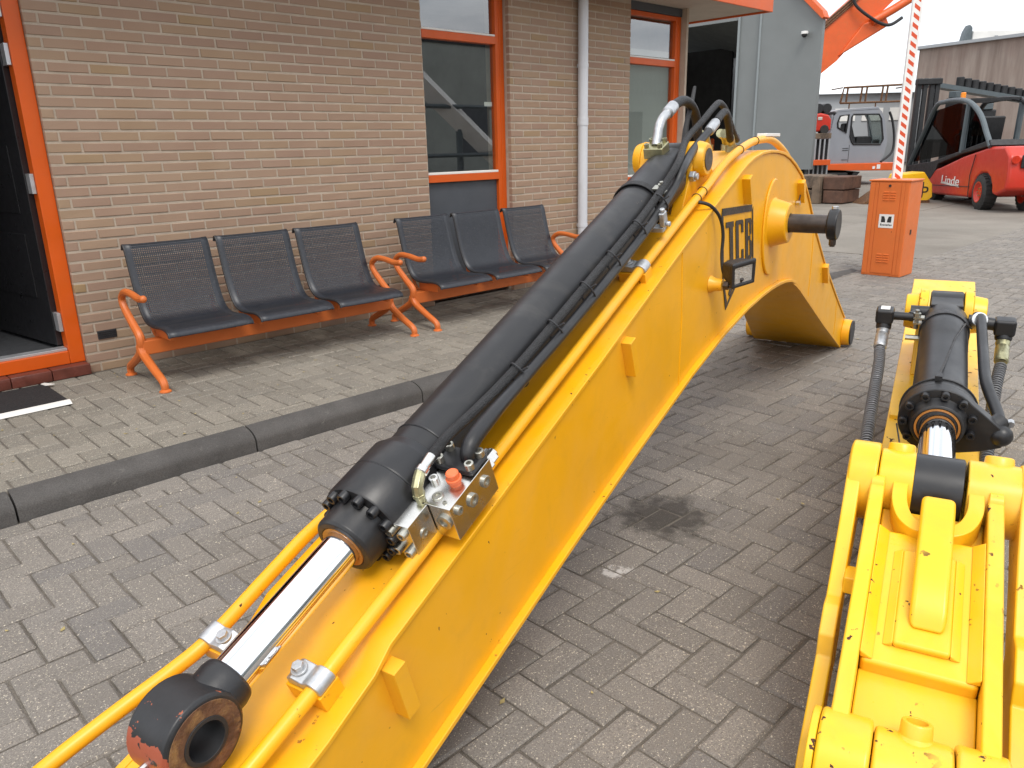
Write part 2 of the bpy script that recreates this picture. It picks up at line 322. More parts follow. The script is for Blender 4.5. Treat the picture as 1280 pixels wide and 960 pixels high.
# ------------------------------------------------------------------ mesh helpers
def frame_of(t):
    t = t.normalized(); up = Vector((0, 0, 1)) if abs(t.z) < 0.95 else Vector((1, 0, 0))
    a = t.cross(up).normalized(); return a, t.cross(a).normalized()
class G:
    def __init__(s): s.v = []; s.f = []
    def add(s, vs, fs):
        k = len(s.v); s.v += [tuple(p) for p in vs]; s.f += [tuple(i + k for i in f) for f in fs]; return s
    def box(s, x0, x1, y0, y1, z0, z1, M=None):
        vs = [Vector(p) for p in ((x0, y0, z0), (x1, y0, z0), (x1, y1, z0), (x0, y1, z0), (x0, y0, z1), (x1, y0, z1), (x1, y1, z1), (x0, y1, z1))]
        if M is not None: vs = [M @ p for p in vs]
        return s.add(vs, [(3, 2, 1, 0), (4, 5, 6, 7), (0, 1, 5, 4), (1, 2, 6, 5), (2, 3, 7, 6), (3, 0, 4, 7)])
    def prism(s, poly, lo, hi, axis='y', M=None):
        if axis == 'y': f = lambda p, c: Vector((p[0], c, p[1]))
        elif axis == 'x': f = lambda p, c: Vector((c, p[0], p[1]))
        else: f = lambda p, c: Vector((p[0], p[1], c))
        n = len(poly); vs = [f(p, lo) for p in poly] + [f(p, hi) for p in poly]
        if M is not None: vs = [M @ p for p in vs]
        fs = [tuple(range(n)), tuple(range(2 * n - 1, n - 1, -1))] + [(i, i + n, (i + 1) % n + n, (i + 1) % n) for i in range(n)]
        return s.add(vs, fs)
    def cyl(s, p0, p1, r0, r1=None, n=24, caps=True):
        p0 = Vector(p0); p1 = Vector(p1); r1 = r0 if r1 is None else r1
        a, b = frame_of(p1 - p0); vs = []
        for p, r in ((p0, r0), (p1, r1)):
            for i in range(n):
                t = 2 * math.pi * i / n; vs.append(p + a * (r * math.cos(t)) + b * (r * math.sin(t)))
        fs = [(i, (i + 1) % n, (i + 1) % n + n, i + n) for i in range(n)]
        if caps: fs += [tuple(range(n - 1, -1, -1)), tuple(range(n, 2 * n))]
        return s.add(vs, fs)
    def lathe(s, p0, d, prof, n=28, close=False):
        """prof: (t along d, r) pairs"""
        p0 = Vector(p0); d = Vector(d).normalized(); a, b = frame_of(d); vs = []; m = len(prof)
        for t, r in prof:
            for i in range(n):
                q = 2 * math.pi * i / n; vs.append(p0 + d * t + a * (r * math.cos(q)) + b * (r * math.sin(q)))
        fs = []
        for k in range(m if close else m - 1):
            k2 = (k + 1) % m
            fs += [(k * n + i, k * n + (i + 1) % n, k2 * n + (i + 1) % n, k2 * n + i) for i in range(n)]
        if not close: fs += [tuple(range(n - 1, -1, -1)), tuple(range((m - 1) * n, m * n))]
        return s.add(vs, fs)
    def tube(s, path, r, n=10, caps=True):
        P = [Vector(p) for p in path]; m = len(P); rr = r if isinstance(r, (list, tuple)) else [r] * m
        vs = []; a = None
        for i, p in enumerate(P):
            t = (P[min(i + 1, m - 1)] - P[max(i - 1, 0)]).normalized()
            if a is None: a, b = frame_of(t)
            else:
                a = (a - t * a.dot(t)).normalized(); b = t.cross(a)
            for k in range(n):
                q = 2 * math.pi * k / n; vs.append(p + a * (rr[i] * math.cos(q)) + b * (rr[i] * math.sin(q)))
        fs = [(i * n + k, i * n + (k + 1) % n, (i + 1) * n + (k + 1) % n, (i + 1) * n + k) for i in range(m - 1) for k in range(n)]
        if caps: fs += [tuple(range(n - 1, -1, -1)), tuple(range((m - 1) * n, m * n))]
        return s.add(vs, fs)
    def torus(s, c, d, R_, r, n=28, k=8):
        c = Vector(c); d = Vector(d).normalized(); a, b = frame_of(d)
        vs = []
        for i in range(n):
            q = 2 * math.pi * i / n; e = a * math.cos(q) + b * math.sin(q)
            for j in range(k):
                u = 2 * math.pi * j / k; vs.append(c + e * (R_ + r * math.cos(u)) + d * (r * math.sin(u)))
        return s.add(vs, [(i * k + j, ((i + 1) % n) * k + j, ((i + 1) % n) * k + (j + 1) % k, i * k + (j + 1) % k) for i in range(n) for j in range(k)])
    def ball(s, c, r, n=12, m=8):
        c = Vector(c); vs = [c + Vector((0, 0, r))]
        for i in range(1, m):
            t = math.pi * i / m
            for j in range(n):
                q = 2 * math.pi * j / n; vs.append(c + Vector((r * math.sin(t) * math.cos(q), r * math.sin(t) * math.sin(q), r * math.cos(t))))
        vs.append(c - Vector((0, 0, r))); fs = []
        for j in range(n):
            fs.append((0, 1 + j, 1 + (j + 1) % n)); fs.append((len(vs) - 1, 1 + (m - 2) * n + (j + 1) % n, 1 + (m - 2) * n + j))
        for i in range(m - 2):
            for j in range(n):
                A = 1 + i * n + j; Bq = 1 + i * n + (j + 1) % n; fs.append((A, A + n, Bq + n, Bq))
        return s.add(vs, fs)
    def mesh(s, name, mat, smooth=True, ang=35, sharp=True):
        me = bpy.data.meshes.new(name); me.from_pydata(s.v, [], s.f); me.update()
        bm = bmesh.new(); bm.from_mesh(me); bmesh.ops.recalc_face_normals(bm, faces=bm.faces); bm.to_mesh(me); bm.free()
        if smooth:
            me.polygons.foreach_set('use_smooth', [True] * len(me.polygons))
            if sharp: me.set_sharp_from_angle(angle=R(ang))
        me.materials.append(MATS[mat]); return me
    def build(s, name, mat, parent=None, bevel=0.0, seg=2, smooth=True, ang=35):
        me = s.mesh(name, mat, smooth, ang, sharp=not bevel)
        o = bpy.data.objects.new(name, me); COL.objects.link(o)
        if parent is not None: o.parent = parent
        if bevel:
            b = o.modifiers.new('bevel', 'BEVEL'); b.width = bevel; b.segments = seg; b.limit_method = 'ANGLE'; b.angle_limit = R(32); b.harden_normals = True
        return o
def catmull(P, k=6, closed=False):
    P = [Vector(p) for p in P]; out = []
    for i in range(len(P) - 1):
        p0 = P[max(i - 1, 0)]; p1 = P[i]; p2 = P[i + 1]; p3 = P[min(i + 2, len(P) - 1)]
        for j in range(k):
            t = j / k; out.append(0.5 * ((2 * p1) + (p2 - p0) * t + (2 * p0 - 5 * p1 + 4 * p2 - p3) * t * t + (3 * p1 - p0 - 3 * p2 + p3) * t ** 3))
    out.append(P[-1]); return out
def tag(o, label=None, cat=None, group=None, kind=None):
    if label: o['label'] = label
    if cat: o['category'] = cat
    if group: o['group'] = group
    if kind: o['kind'] = kind
    return o
def thing(name, label, cat, loc=(0, 0, 0), rot=(0, 0, 0), group=None):
    o = bpy.data.objects.new(name, None); COL.objects.link(o); o.empty_display_size = 0.1
    o.location = loc; o.rotation_euler = rot
    return tag(o, label, cat, group)
def copy_tree(o, parent=None):
    c = o.copy(); COL.objects.link(c); c.parent = parent
    for ch in list(o.children): copy_tree(ch, c)
    return c
def text_mesh(body, size, sx, name, mat, parent, M, extrude=0.001):
    cu = bpy.data.curves.new(name, 'FONT'); cu.body = body; cu.size = size; cu.extrude = extrude; cu.align_x = 'CENTER'; cu.align_y = 'CENTER'
    t = bpy.data.objects.new('tmp_text', cu); COL.objects.link(t); bpy.context.view_layer.update()
    me = bpy.data.meshes.new_from_object(t.evaluated_get(bpy.context.evaluated_depsgraph_get()))
    COL.objects.unlink(t); bpy.data.objects.remove(t)
    me.transform(M @ Matrix.Diagonal((sx, 1, 1, 1))); me.materials.clear(); me.materials.append(MATS[mat]); me.name = name
    o = bpy.data.objects.new(name, me); COL.objects.link(o); o.parent = parent; return o
def cam_px(p):
    q = CR.transposed() @ (Vector(p) - CAM)
    if q.z > -0.05: return None
    return 640 + 969 * q.x / -q.z, 480 - 969 * q.y / -q.z, -q.z
def in_poly(x, y, P):
    r = False; j = len(P) - 1
    for i in range(len(P)):
        if (P[i][1] > y) != (P[j][1] > y) and x < (P[j][0] - P[i][0]) * (y - P[i][1]) / (P[j][1] - P[i][1]) + P[i][0]: r = not r
        j = i
    return r
HIDE = [[(60, 960), (400, 640), (420, 600), (790, 180), (900, 130), (1000, 190), (1062, 437), (945, 425), (930, 380), (515, 960)],
        [(1000, 960), (1060, 550), (1140, 350), (1220, 350), (1285, 600), (1285, 960)]]
def shown(p):
    """rough size in the picture of a piece at p, 0 when out of frame or behind the two arms"""
    q = cam_px(p)
    if q is None or not (-20 < q[0] < 1300 and -20 < q[1] < 980): return 0
    if any(in_poly(q[0], q[1], P) for P in HIDE): return 0
    return 1 / q[2]

# ================================================================== SETTING
W = 0.10                                    # level of the pavement above the road
g = G(); g.add([(-400, -400, -0.03), (600, -400, -0.03), (600, 600, -0.03), (-400, 600, -0.03)], [(0, 1, 2, 3)])
tag(g.build('ground', 'ground_far', smooth=False), kind='structure')
g = G(); g.add([(-8, -14, -0.007), (40, -14, -0.007), (40, -1.70, -0.007), (-8, -1.70, -0.007)], [(0, 1, 2, 3)])
g.add([(6.0, -1.70, -0.007), (8.4, -1.70, -0.007), (8.4, 6.0, -0.007), (6.0, 6.0, -0.007)], [(0, 1, 2, 3)])
road = tag(g.build('road', 'joint_sand', smooth=False), kind='structure')
g = G(); g.box(-8, 5.0, -1.66, 0.6, -0.02, W - 0.007); g.prism([(5.0, -0.02), (6.0, -0.02), (6.0, -0.012), (5.0, W - 0.007)], -1.66, 0.6, 'y')
walk = tag(g.build('pavement', 'joint_sand', smooth=False), kind='structure')
# sheets of laid paving beyond the pieces one can tell apart
g = G()
for (x0, x1, y0, y1) in ((14.2, 40, -14, -1.97), (-8, 14.2, -14, -6.6), (-8, -4.2, -6.6, -1.76)):
    g.add([(x0, y0, -0.002), (x1, y0, -0.002), (x1, y1, -0.002), (x0, y1, -0.002)], [(0, 1, 2, 3)])
o = g.build('far_paving', 'paver_far', road, smooth=False)

def paver_mesh(name, lx, ly, mat, seed):
    rnd = random.Random(seed); j = lambda: rnd.uniform(-0.0012, 0.0012); hx, hy = lx / 2, ly / 2
    def ring(inset, z, cmin, cmax):
        P = []
        for sx_, sy_, first in ((-1, -1, 0), (1, -1, 1), (1, 1, 0), (-1, 1, 1)):
            c = rnd.uniform(cmin, cmax); X_, Y_ = sx_ * (hx - inset), sy_ * (hy - inset)
            q = [(X_, Y_ - sy_ * c), (X_ - sx_ * c, Y_)]
            if first: q.reverse()
            P += [(p[0] + j(), p[1] + j(), z + rnd.uniform(-0.0008, 0.0008)) for p in q]
        return P
    V = ring(0, -0.03, 0.002, 0.003) + ring(0.0, -0.006, 0.002, 0.004) + ring(0.0065, 0.0, 0.003, 0.009)
    F = [tuple(range(16, 24))]
    for a, b in ((0, 8), (8, 16)): F += [(a + i, a + (i + 1) % 8, b + (i + 1) % 8, b + i) for i in range(8)]
    return V, F
def lay(region, z, mat, u0, v0, a, parent, rows, cap, seed):
    """herringbone over region (x0,x1,v0,v1; v measured out from the wall), rows: extra straight courses (x0,x1,v0,v1)"""
    rnd = random.Random(seed); x0, x1, va, vb = region; P = []
    gap = 0.0062
    i0 = int((x0 - u0) / a) - 4; i1 = int((x1 - u0) / a) + 4; j0 = int((va - v0) / a) - 4; j1 = int((vb - v0) / a) + 4
    for i in range(i0, i1):
        for j in range(j0, j1):
            k = (i - j) % 4
            if k == 0: r = (u0 + i * a, u0 + (i + 2) * a, v0 + j * a, v0 + (j + 1) * a)
            elif k == 3: r = (u0 + i * a, u0 + (i + 1) * a, v0 + j * a, v0 + (j + 2) * a)
            else: continue
            r = (max(r[0], x0), min(r[1], x1), max(r[2], va), min(r[3], vb))
            if r[1] - r[0] > 0.025 and r[3] - r[2] > 0.025: P.append(r)
    for (rx0, rx1, rva, rvb) in rows:
        x = rx0
        while x < rx1:
            P.append((x, min(x + 2 * a, rx1), rva, rvb)); x += 2 * a
    rec = []
    for r in P:
        c = ((r[0] + r[1]) / 2, -(r[2] + r[3]) / 2, z + rnd.uniform(-0.0025, 0.0025))
        rec.append((shown(c), c, round(r[1] - r[0] - gap, 4), round(r[3] - r[2] - gap, 4)))
    rec.sort(key=lambda q: -q[0])
    cache = {}; g = G()
    for n, (sz, c, lx, ly) in enumerate(rec):
        tilt = Euler((rnd.gauss(0, 0.006), rnd.gauss(0, 0.006), rnd.gauss(0, 0.008)))
        zz = c[2] if not callable(z) else c[2]
        if n < cap and sz > 0:
            key = (lx, ly, rnd.randrange(3))
            if key not in cache:
                V, F = paver_mesh('paver', lx, ly, mat, hash(key) % 1000); q = G(); q.add(V, F); cache[key] = q.mesh('paver', mat, smooth=False)
            o = bpy.data.objects.new('paver', cache[key]); COL.objects.link(o); o.location = (c[0], c[1], zz); o.rotation_euler = tilt; o.parent = parent
        else:
            V, F = paver_mesh('paver', lx, ly, mat, rnd.randrange(9999)); M = Matrix.Translation((c[0], c[1], zz)) @ tilt.to_matrix().to_4x4()
            g.add([M @ Vector(v) for v in V], F)
    if g.v: tag(g.build('paver_field', mat, parent, smooth=False), kind='stuff')
lay((-4.2, 14.2, 1.862, 6.6), 0.0, 'paver', -1.0565, 2.5175, 0.0985, road, [(-4.2, 14.2, 1.758, 1.860)], 300, 3)
lay((6.02, 8.38, -6.0, 1.758), 0.0, 'paver', -1.0565, 2.5175, 0.0985, road, [], 0, 5)
lay((-4.2, 4.99, 0.012, 1.545), W, 'paver_walk', -0.7525, 1.2155, 0.0985, walk, [(-4.2, 4.99, 1.547, 1.643)], 300, 4)

# kerb stones, each a metre long, rounded top
kerb = bpy.data.objects.new('kerb', None); COL.objects.link(kerb); tag(kerb, kind='structure')
prof = [(-0.112, -0.05), (-0.109, W - 0.056), (-0.105, W - 0.042), (-0.096, W - 0.030), (-0.080, W - 0.018), (-0.056, W - 0.008), (-0.03, W - 0.002), (0.0, W + 0.001), (0.0, -0.05)]
kp = G(); kp.prism(prof, 0.004, 0.996, 'x'); km = kp.mesh('kerb_stone', 'kerb_concrete', ang=50)
for i in range(-4, 6):
    o = bpy.data.objects.new('kerb_stone', km); COL.objects.link(o); o.location = (-0.88 + i, -1.643 + random.uniform(-0.003, 0.003), random.uniform(-0.002, 0.002)); o.rotation_euler = (0, 0, random.uniform(-0.003, 0.003)); o.parent = kerb
kp = G()
for k in range(2):
    z0, z1 = (W + 0.002, 0.055) if k == 0 else (0.055, 0.012)
    p2 = [Vector((0.004, p[0], min(p[1], 9))) for p in prof]; a_ = []
    for xx, drop in ((0.004, W - (z0 - 0.002)), (0.996, W - z1)):
        a_.append([(k + xx, p[0], (p[1] - drop if p[1] > 0 else p[1])) for p in prof])
    n = len(prof); kp.add(a_[0] + a_[1], [tuple(range(n)), tuple(range(2 * n - 1, n - 1, -1))] + [(i, i + n, (i + 1) % n + n, (i + 1) % n) for i in range(n)])
kp2 = kp.build('kerb_stone', 'kerb_concrete', kerb, ang=50); kp2.location = (5.12, -1.643, 0)

# concrete yard: cast slabs with open joints
yard = bpy.data.objects.new('concrete_yard', None); COL.objects.link(yard); tag(yard, kind='structure')
for ix in range(8):
    for iy in range(7):
        x0, y0 = 8.4 + ix * 2.6, -1.96 + iy * 2.3
        q = G(); q.box(x0 + 0.008, x0 + 2.592, y0 + 0.008, y0 + 2.292, -0.028, 0.003 + random.uniform(-0.004, 0.003)); q.build('concrete_slab', 'concrete', yard, bevel=0.006, seg=1)

# ------------------------------------------------------------------ brick office building
office = thing('office_building', 'beige brick office with orange window frames and overhanging roof edge', 'building', (0, 0, 0))
SEC = [(-0.07, 2.645), (3.585, 5.265)]
g = G()
for a, b in SEC: g.box(a + 0.001, b - 0.001, 0.0035, 0.30, 0.0, 2.72)
g.box(-3.5, -1.20, 0.006, 0.30, 0.0, 2.72)
g.box(-1.20, -0.07, 0.012, 0.30, 2.40, 2.72)
g.box(6.235, 6.27, 0.0, 4.0, 0.0, 2.72)
g.box(-3.5, 6.27, 4.0, 4.2, 0.0, 2.72)
wall = g.build('wall', 'mortar', office, smooth=False)
CH, BL = 0.0615, 0.22
rec = []; rb = random.Random(11)
for r in range(-23, 22):
    zc = 1.354 + (-0.087 - r) * CH
    if zc - 0.026 < W - 0.05 or zc > 2.70: continue
    off = 0.0 if r % 2 == 0 else 0.11
    for (a, b) in SEC + [(-3.5, -1.2)]:
        k = math.floor((a - off) / BL) - 1
        while True:
            x0 = off + k * BL + 0.0062; x1 = x0 + BL - 0.0124; k += 1
            if x0 > b: break
            q0, q1 = max(x0, a), min(x1, b)
            if q1 - q0 < 0.02: continue
            rec.append((shown(((q0 + q1) / 2, 0, zc)), (q0 + q1) / 2, zc, round(q1 - q0, 3)))
rec.sort(key=lambda q: -q[0])
def brick_geo(lx, rnd):
    h = 0.0236; d = lambda: rnd.uniform(-0.0012, 0.0012); e = 0.0022; hx = lx / 2
    f = [(-hx + e + d(), 0 + d(), -h + e + d()), (hx - e + d(), 0 + d(), -h + e + d()), (hx - e + d(), 0 + d(), h - e + d()), (-hx + e + d(), 0 + d(), h - e + d())]
    m = [(-hx + d(), e, -h + d()), (hx + d(), e, -h + d()), (hx + d(), e, h + d()), (-hx + d(), e, h + d())]
    bk = [(-hx, 0.04, -h), (hx, 0.04, -h), (hx, 0.04, h), (-hx, 0.04, h)]
    F = [(0, 1, 2, 3)]
    for a_, b_ in ((0, 4), (4, 8)): F += [(a_ + i, b_ + i, b_ + (i + 1) % 4, a_ + (i + 1) % 4) for i in range(4)]
    return f + m + bk, F
cache = {}; gs = G()
for n, (sz, x, z, lx) in enumerate(rec):
    dy = rb.uniform(-0.0015, 0.0015)
    if n < 300:
        key = (lx, rb.randrange(4))
        if key not in cache:
            q = G(); q.add(*brick_geo(lx, random.Random(hash(key) % 997))); cache[key] = q.mesh('brick', 'brick', smooth=False)
        o = bpy.data.objects.new('brick', cache[key]); COL.objects.link(o); o.parent = wall; o.location = (x, dy, z)
    else:
        V, F = brick_geo(lx, rb); gs.add([(v[0] + x, v[1] + dy, v[2] + z) for v in V], F)
tag(gs.build('brick_field', 'brick', wall, smooth=False), kind='stuff')
# roof edge
g = G(); g.box(-3.5, 7.10, -0.48, 4.2, 2.72, 2.76); roof = g.build('roof', 'soffit', office, smooth=False)
g = G(); g.box(-3.5, 7.12, -0.505, -0.482, 2.70, 3.05); g.box(7.102, 7.125, -0.480, 4.2, 2.70, 3.05); g.build('fascia', 'orange_frame', roof, bevel=0.004)
g = G(); g.box(-3.5, 7.10, -0.48, 4.2, 2.98, 3.03); g.build('roof_cover', 'grey_panel', roof, smooth=False)
# rooms behind the openings
g = G(); g.box(-3.4, 6.2, 3.9, 3.98, 0.08, 2.70); g.box(-3.4, 6.2, 0.31, 3.9, 0.10, 0.125); g.box(-3.4, 6.2, 0.31, 3.9, 2.66, 2.70); g.box(1.0, 1.1, 0.31, 3.9, 0.126, 2.659); g.box(4.4, 4.5, 0.31, 3.9, 0.126, 2.659)
g.build('room_lining', 'room_wall', office, smooth=False)
# vents low in the wall
for vx, vz in ((0.065, 0.315), (2.13, 0.315), (2.0, 0.315)):
    if vx == 2.0: continue
    q = G(); q.box(vx - 0.055, vx + 0.055, -0.004, 0.02, vz - 0.026, vz + 0.026)
    v = q.build('air_vent', 'black_plastic', office, bevel=0.003)
    q = G()
    for k in range(4): q.box(vx - 0.05, vx + 0.05, -0.007, -0.0042, vz - 0.022 + k * 0.012, vz - 0.016 + k * 0.012)
    q.build('louvre', 'black_plastic', v)

def window(x0, x1, ztrans, zrail, zhead, jr, blind=False):
    w = bpy.data.objects.new('window', None); COL.objects.link(w); w.parent = office
    Y0, Y1 = 0.07, 0.14
    def bar(nm, a, b, c, d, y0=Y0, mat='orange_frame'):
        q = G(); q.box(a, b, y0, Y1, c, d); return q.build(nm, mat, w, bevel=0.003)
    bar('frame_post', x0 + 0.001, x0 + 0.05, 0.12, zhead); bar('frame_post', x1 - jr, x1 - 0.001, 0.12, zhead)
    # rebate line of the right post
    bar('frame_bead', x1 - jr * 0.55, x1 - jr * 0.42, 0.13, zhead - 0.01, Y0 - 0.006)
    bar('transom', x0 + 0.052, x1 - jr - 0.002, ztrans - 0.03, ztrans + 0.03, Y0 - 0.004)
    bar('transom', x0 + 0.052, x1 - jr - 0.002, zrail - 0.03, zrail + 0.03, Y0 - 0.004)
    bar('transom', x0 + 0.052, x1 - jr - 0.002, 0.12, 0.17); bar('frame_head', x0 + 0.052, x1 - jr - 0.002, zhead - 0.045, zhead - 0.002)
    bar('glazing_bead', x0 + 0.052, x1 - jr - 0.002, ztrans + 0.031, ztrans + 0.047, Y0 - 0.001, 'white_trim')
    bar('glazing_bead', x0 + 0.052, x1 - jr - 0.002, zrail + 0.031, zrail + 0.050, Y0 - 0.001, 'white_trim')
    for za, zb in ((ztrans + 0.048, zhead - 0.046), (zrail + 0.051, ztrans - 0.031)):
        q = G(); xa, xb = x0 + 0.050, x1 - jr; q.add([(xa, 0.108, za - 0.002), (xb, 0.108, za - 0.002), (xb, 0.108, zb + 0.002), (xa, 0.108, zb + 0.002)], [(0, 1, 2, 3)]); q.build('pane', 'pane_glass', w, smooth=False)
    q = G(); q.box(x0 + 0.052, x1 - jr - 0.002, 0.10, 0.135, 0.171, zrail - 0.031); q.build('panel', 'grey_panel', w, smooth=False)
    if zhead < 2.70:
        q = G(); q.box(x0 + 0.001, x1 - 0.001, 0.06, 0.14, zhead + 0.001, 2.718); q.build('panel', 'grey_panel', w, smooth=False)
    q = G(); q.box(x0 - 0.0, x1 + 0.0, 0.142, 0.30, 0.0, 0.16); q.build('sill', 'plinth', w, smooth=False)
    if blind:
        sp = G(); sp.box(-0.036, 0.036, -0.001, 0.001, -0.01, 1.50); me = sp.mesh('blind_slat', 'blind', smooth=False)
        k = 0; xx = x0 + 0.08
        while xx < x1 - jr:
            s_ = bpy.data.objects.new('blind_slat', me); COL.objects.link(s_); s_.parent = w; s_.location = (xx, 0.165, zrail - 0.2); s_.rotation_euler = (0, 0, R(-28)); xx += 0.078
    return w
window(2.645, 3.585, 2.222, 1.122, 2.718, 0.095)
window(5.265, 6.235, 2.172, 1.00, 2.64, 0.095, True)
# little sticker inside the first window
q = G(); q.box(3.38, 3.47, 0.111, 0.1125, 1.70, 1.735); q.build('sticker', 'white_trim', office, smooth=False)

# doorway at the left
door = bpy.data.objects.new('door', None); COL.objects.link(door); door.parent = office
g = G(); g.box(-0.155, -0.0715, 0.03, 0.12, 0.168, 2.40); g.build('frame_post', 'orange_frame', door, bevel=0.004)
g = G(); g.box(-1.20, -1.12, 0.03, 0.12, 0.168, 2.40); g.build('frame_post', 'orange_frame', door, bevel=0.004)
g = G(); g.box(-1.119, -0.156, 0.03, 0.12, 0.168, 0.245); g.build('threshold', 'orange_frame', door, bevel=0.004)
g = G(); g.box(-1.119, -0.156, 0.05, 0.13, 0.2455, 0.262); g.build('threshold_strip', 'aluminium', door, bevel=0.002)
g = G(); g.box(-1.119, -0.156, 0.03, 0.12, 2.32, 2.40); g.build('frame_head', 'orange_frame', door, bevel=0.004)
g = G(); g.box(-1.12, -0.075, 0.125, 1.35, 0.20, 0.243); g.build('inner_floor', 'carpet', door, smooth=False)
Mh = Matrix.Translation((-0.165, 0.125, 0)) @ Matrix.Rotation(R(98), 4, 'Z')
g = G(); g.box(0.0, 0.90, -0.022, 0.022, 0.27, 2.31, Mh); leaf = g.build('door_leaf', 'door_black', door, bevel=0.003)
for z in (0.55, 1.05, 1.65):
    g = G(); g.box(0.14, 0.76, 0.0225, 0.028, z, z + 0.38, Mh); g.build('leaf_panel', 'door_black', leaf, bevel=0.002)
g = G(); g.tube([Mh @ Vector(p) for p in ((0.80, 0.03, 1.30), (0.80, 0.07, 1.30), (0.68, 0.07, 1.30))], 0.009, 8); g.build('door_handle', 'aluminium', leaf)
for z in (0.42, 1.22, 1.90, 2.14):
    g = G(); g.box(-0.178, -0.157, 0.045, 0.122, z - 0.055, z + 0.055); g.cyl((-0.168, 0.122, z - 0.05), (-0.168, 0.122, z + 0.05), 0.008, n=10); g.build('hinge', 'aluminium', leaf, bevel=0.001)
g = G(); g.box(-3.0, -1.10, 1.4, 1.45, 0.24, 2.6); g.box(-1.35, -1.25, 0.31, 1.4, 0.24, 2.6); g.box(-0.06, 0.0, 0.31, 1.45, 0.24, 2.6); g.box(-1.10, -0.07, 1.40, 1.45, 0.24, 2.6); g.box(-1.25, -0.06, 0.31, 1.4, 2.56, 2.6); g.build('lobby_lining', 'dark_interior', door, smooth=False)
tp = G(); tp.box(-0.104, 0.104, -0.115, 0.03, -0.0325, 0.0325); tm = None
for k in range(6):
    o = tp.build('sill_tile', 'sill_tile', door, bevel=0.004) if tm is None else bpy.data.objects.new('sill_tile', tm.data)
    if tm is None: tm = o
    else:
        COL.objects.link(o); o.parent = door; b_ = o.modifiers.new('bevel', 'BEVEL'); b_.width = 0.004; b_.segments = 2
    o.location = (-0.178 - 0.212 * k, 0.06, W + 0.034)

# downpipe
dpipe = thing('downpipe', 'pale grey plastic rain pipe on the brick wall between the windows', 'rain pipe', (4.475, -0.062, W))
g = G(); g.cyl((0, 0, 0.0), (0, 0, 1.49), 0.047, n=24); g.build('pipe', 'white_pvc', dpipe)
g = G(); g.cyl((0, 0, 1.50), (0, 0, 2.62), 0.047, n=24); g.build('pipe', 'white_pvc', dpipe)
g = G(); g.cyl((0, 0, 1.44), (0, 0, 1.51), 0.051, n=24); g.build('socket', 'white_pvc', dpipe)
for z in (0.5, 1.95):
    g = G(); g.cyl((0, 0, z), (0, 0, z + 0.03), 0.0505, n=20); g.box(-0.012, 0.012, 0.04, 0.064, z, z + 0.03); g.build('bracket', 'white_pvc', dpipe)

# door mat
mat_ = thing('door_mat', 'black rubber door mat with pale metal edge strip before the doorway', 'door mat', (-0.80, -0.36, W + 0.004))
g = G(); g.box(-0.45, 0.45, -0.215, 0.23, 0, 0.014); g.build('mat_sheet', 'mat_black', mat_, bevel=0.003)
g = G(); g.prism([(-0.262, 0.0), (-0.216, 0.0), (-0.216, 0.016), (-0.23, 0.016)], -0.46, 0.455, 'x'); g.build('edge_strip', 'white_trim', mat_)
g = G(); g.prism([(0.44, 0.17), (0.485, 0.165), (0.45, 0.235), (0.43, 0.225)], 0.0145, 0.018, 'z'); g.build('loose_corner', 'white_trim', mat_)

# small fallen leaves and grit on the paving, each about a centimetre
lf = G(); rl_ = random.Random(21)
for k in range(150):
    if k % 3: x, y, z = rl_.uniform(-1.2, 4.5), -rl_.uniform(0.1, 1.6), W + 0.004
    else: x, y, z = rl_.uniform(-1.5, 6.0), -rl_.uniform(1.9, 4.2), 0.004
    a_ = rl_.uniform(0, 6.28); r_ = rl_.uniform(0.003, 0.009)
    lf.add([(x + r_ * math.cos(a_ + q) * (1.6 if i % 2 else 0.8), y + r_ * math.sin(a_ + q) * (1.6 if i % 2 else 0.8), z + 0.002 * (i % 2)) for i, q in enumerate((0, 1.57, 3.14, 4.71))], [(0, 1, 2, 3)])
tag(lf.build('leaf_litter', 'leaf', smooth=False), 'tiny dry leaves and grit scattered over the paving', 'litter', kind='stuff')
